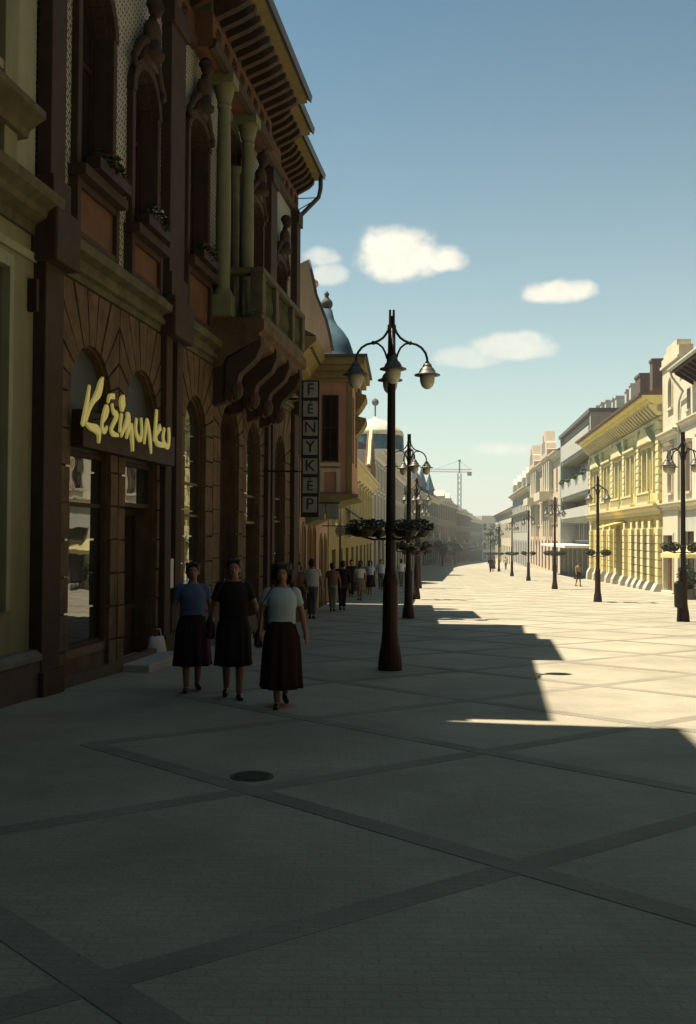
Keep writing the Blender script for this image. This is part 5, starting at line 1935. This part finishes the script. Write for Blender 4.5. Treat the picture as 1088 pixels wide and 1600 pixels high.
        for j in range(6):
            h.ball((rnd.uniform(-.06, .06), -.05, 1.635 + rnd.uniform(-.005, .02)), .024, 8, 6)
    fuse(h, .009 if near else .018, hairm or M['hair'], 'hair', t, 2)
    if near:
        for s in (-1, 1):
            ey = MB().ball((s * .031, -.0805, 1.553), (.011, .006, .006), 8, 6).build('eye', M['white'], t, smooth=True)
            MB().ball((s * .031, -.0855, 1.553), (.005, .003, .005), 8, 6).build('iris', M['dark'], ey, smooth=True)
            MB().tube([(s * .046, -.076, 1.570), (s * .03, -.084, 1.575), (s * .016, -.086, 1.571)], .004, 6).build('eyebrow', M['hair'], t, smooth=True)
        MB().tube([(-.02, -.091, 1.499), (0, -.0955, 1.501), (.02, -.091, 1.499)], .005, 6).build('mouth', M['red'], t, smooth=True)
    return t


def shoulder_bag(label, pw, rz, side, z, size, m, H):
    """bag hanging at a hip with its strap over the shoulder"""
    x, y = pw
    t = root('shoulder_bag', (x, y, gz(y)), rz, label, 'bag')
    t.scale = (H / 1.65,) * 3
    ZO[t.name] = 0
    w, d, h = size
    b = MB()
    b.loft([(side * .27, -.02, z, d * .42, w * .48), (side * .275, -.02, z + .03, d * .5, w * .52), (side * .275, -.02, z + h * .7, d * .46, w * .5), (side * .27, -.02, z + h, d * .25, w * .42)], 14)
    b.build('bag_body', m, t, smooth=True)
    MB().prism_x([(-.02 - w * .44, z + h * .55), (-.02 + w * .44, z + h * .55), (-.02 + w * .42, z + h), (-.02 - w * .42, z + h)], side * .275 + side * d * .46, side * .275 + side * (d * .46 + .012)).build('flap', m, t)
    MB().tube([(side * .27, -.02 - w * .4, z + h * .9), (side * .235, -.125, 1.2), (side * .12, -.09, 1.40), (side * .11, .02, 1.425), (side * .17, .11, 1.32), (side * .26, -.02 + w * .4, z + h * .9)], .009, 6).build('strap', m, t, smooth=True)
    return t


def face_cam(x, y):
    return math.atan2(-x, y) * -1.0


A = ((-.235, .03, 1.1), (-.25, -.02, .87))
B_ = ((.235, .02, 1.1), (.26, -.03, .87))
person('woman on the left of three walking, in a blue short-sleeved blouse and dark skirt', -2.0, 13.25, .18, 1.63, 'f', ((0, .13), (0, -.12)), (A, ((.24, .03, 1.1), (.245, .0, .86))), M['bluecloth'], M['darkred'], .34, None, 'short', .62, flare=.6)
person('woman in the middle of three walking, dressed all in dark cloth', -1.4, 12.6, .12, 1.68, 'f', ((0, -.14), (0, .14)), (((-.25, .05, 1.1), (-.26, -.03, .9)), ((.26, .02, 1.12), (.30, -.16, .98))), M['black'], M['black'], .40, None, 'short', .7, flare=.3)
person('rightmost of three walking women, in a pale blue shirt and long dark red skirt', -.76, 11.9, .06, 1.62, 'f', ((.03, .17), (-.03, -.2)), (((-.25, .03, 1.11), (-.255, -.07, .9)), ((.24, .06, 1.09), (.28, .0, .86))), M['lightblue'], M['darkred'], .22, None, 'curly', .62, flare=.55)
shoulder_bag('dark shoulder bag hanging at the hip of the woman in dark cloth', (-1.4, 12.6), .12, -1, .72, (.30, .12, .26), M['leather'], 1.68)
shoulder_bag('small dark bag on the shoulder of the woman in the pale blue shirt', (-.76, 11.9), .06, -1, .70, (.24, .10, .2), M['leather'], 1.62)

FAR = [
    ('man seen from behind in a white shirt walking by the left shopfronts', -1.06, 30.6, pi, 1.76, 'm', M['whitecloth'], M['jeans'], None, 'short', .6),
    ('person in brown walking close to the wall beside the man in white', -1.42, 29.3, 0, 1.66, 'f', M['woodmid'], M['darkred'], .36, 'long', 1.5),
    ('woman in beige with pale trousers walking past the pink house', -.52, 35.6, pi, 1.66, 'f', M['tan'], M['signpanel'], None, 'short', .7),
    ('man in a dark and white top walking past the pink house', -.18, 36.4, pi, 1.74, 'm', M['black'], M['black'], None, 'short', 1.5),
    ('tall person in dark red near the round hanging sign', .18, 49.5, 0, 1.78, 'm', M['darkred'], M['black'], None, 'short', 1.5),
    ('person in reddish brown beside the one in dark red', .62, 50.3, pi, 1.72, 'f', M['red'], M['darkred'], .36, 'long', .6),
    ('person in a pale top under the blue grey awning', 1.25, 58.0, pi, 1.70, 'f', M['whitecloth'], M['black'], .5, 'short', .6),
    ('child in a red top walking ahead of the pale-topped person', .95, 54.5, pi, 1.25, 'f', M['red'], M['jeans'], None, 'short', .6),
    ('person in a light shirt glimpsed left of the nearest lamp shaft', 1.95, 60.0, 0, 1.75, 'm', M['lightblue'], M['jeans'], None, 'short', .6),
    ('person in a white shirt between the left lamp posts', 3.45, 66.0, pi, 1.74, 'm', M['whitecloth'], M['jeans'], None, 'short', .6),
    ('person in dark shorts with a light top crossing towards the grey balcony block', 15.4, 68.5, .6, 1.62, 'f', M['tan'], M['black'], .5, 'short', .6),
    ('person with a cream top following the two at the hanging signs', .55, 46.0, pi, 1.68, 'f', M['whitecloth'], M['tan'], .42, 'short', .6),
    ('person in a pale blue top close behind the couple in red', 1.15, 52.5, 0, 1.70, 'f', M['lightblue'], M['darkred'], .4, 'long', .6),
    ('distant person in dark clothes on the far sunlit paving', 17.0, 122, pi, 1.8, 'm', M['black'], M['darkred'], None, 'short', 1.5),
    ('distant person in brown beside the one in dark clothes', 17.6, 124, 0, 1.72, 'f', M['woodmid'], M['black'], .36, 'long', 1.5),
    ('distant person with a white top near the last lamps', 21.6, 140, pi, 1.75, 'm', M['whitecloth'], M['jeans'], None, 'short', .6),
]
for i, (lab, x, y, rz, H, sx_, tp_, bt, sk, hr, sl) in enumerate(FAR):
    s = 1 if i % 2 else -1
    person(lab, x, y, rz + .15 * s, H, sx_, ((0, .15 * s), (0, -.15 * s)), (((-.24, .05 * s, 1.1), (-.25, -.03 + .1 * s, .88)), ((.24, -.05 * s, 1.1), (.25, -.03 - .1 * s, .88))), tp_, bt, sk, None, hr, sl, near=False)

# white carrier bag on the shop step, and a notice on the pilaster
zg = gz(17.4) + .13
cb = root('carrier_bag', (-3.18, 17.15, zg), .5, 'white plastic carrier bag standing by the shop door step', 'bag')
MB().loft([(0, 0, zg, .15, .09), (0, 0, zg + .05, .17, .1), (.01, .01, zg + .2, .15, .08), (0, 0, zg + .3, .13, .04)], 14, .08, 5).build('bag_body', M['white'], cb, smooth=True)
MB().tube([(-.08, 0, zg + .28), (-.05, 0, zg + .42), (.05, 0, zg + .42), (.08, 0, zg + .28)], .012, 6).build('bag_handle', M['white'], cb, smooth=True)
p = LB.p + DL * 4.95 + NL * .1
nt = root('wall_notice', (p.x, p.y, 1.0), RZB, 'white paper notice fixed on the dark pilaster beside the shop door', 'notice')
MB().box(-.17, .12, -.035, -.02, .72, 1.22).build('sheet', M['white'], nt)
MB().box(-.19, .14, -.019, .02, .70, 1.24).build('backing_board', M['wood'], nt)

# ================================================================== SUMMER HAZE over the whole street
hm = bpy.data.materials.new('haze')
hm.use_nodes = True
ht = hm.node_tree
ht.nodes.clear()
hv = ht.nodes.new('ShaderNodeVolumePrincipled')
hv.inputs['Color'].default_value = (.90, .93, .90, 1)
hv.inputs['Density'].default_value = .0006
hv.inputs['Anisotropy'].default_value = .25
ho = ht.nodes.new('ShaderNodeOutputMaterial')
ht.links.new(hv.outputs[0], ho.inputs['Volume'])
hzo = tag(MB().box(-200, 260, -120, 760, -10.2, 42).build('haze', hm), kind='stuff')
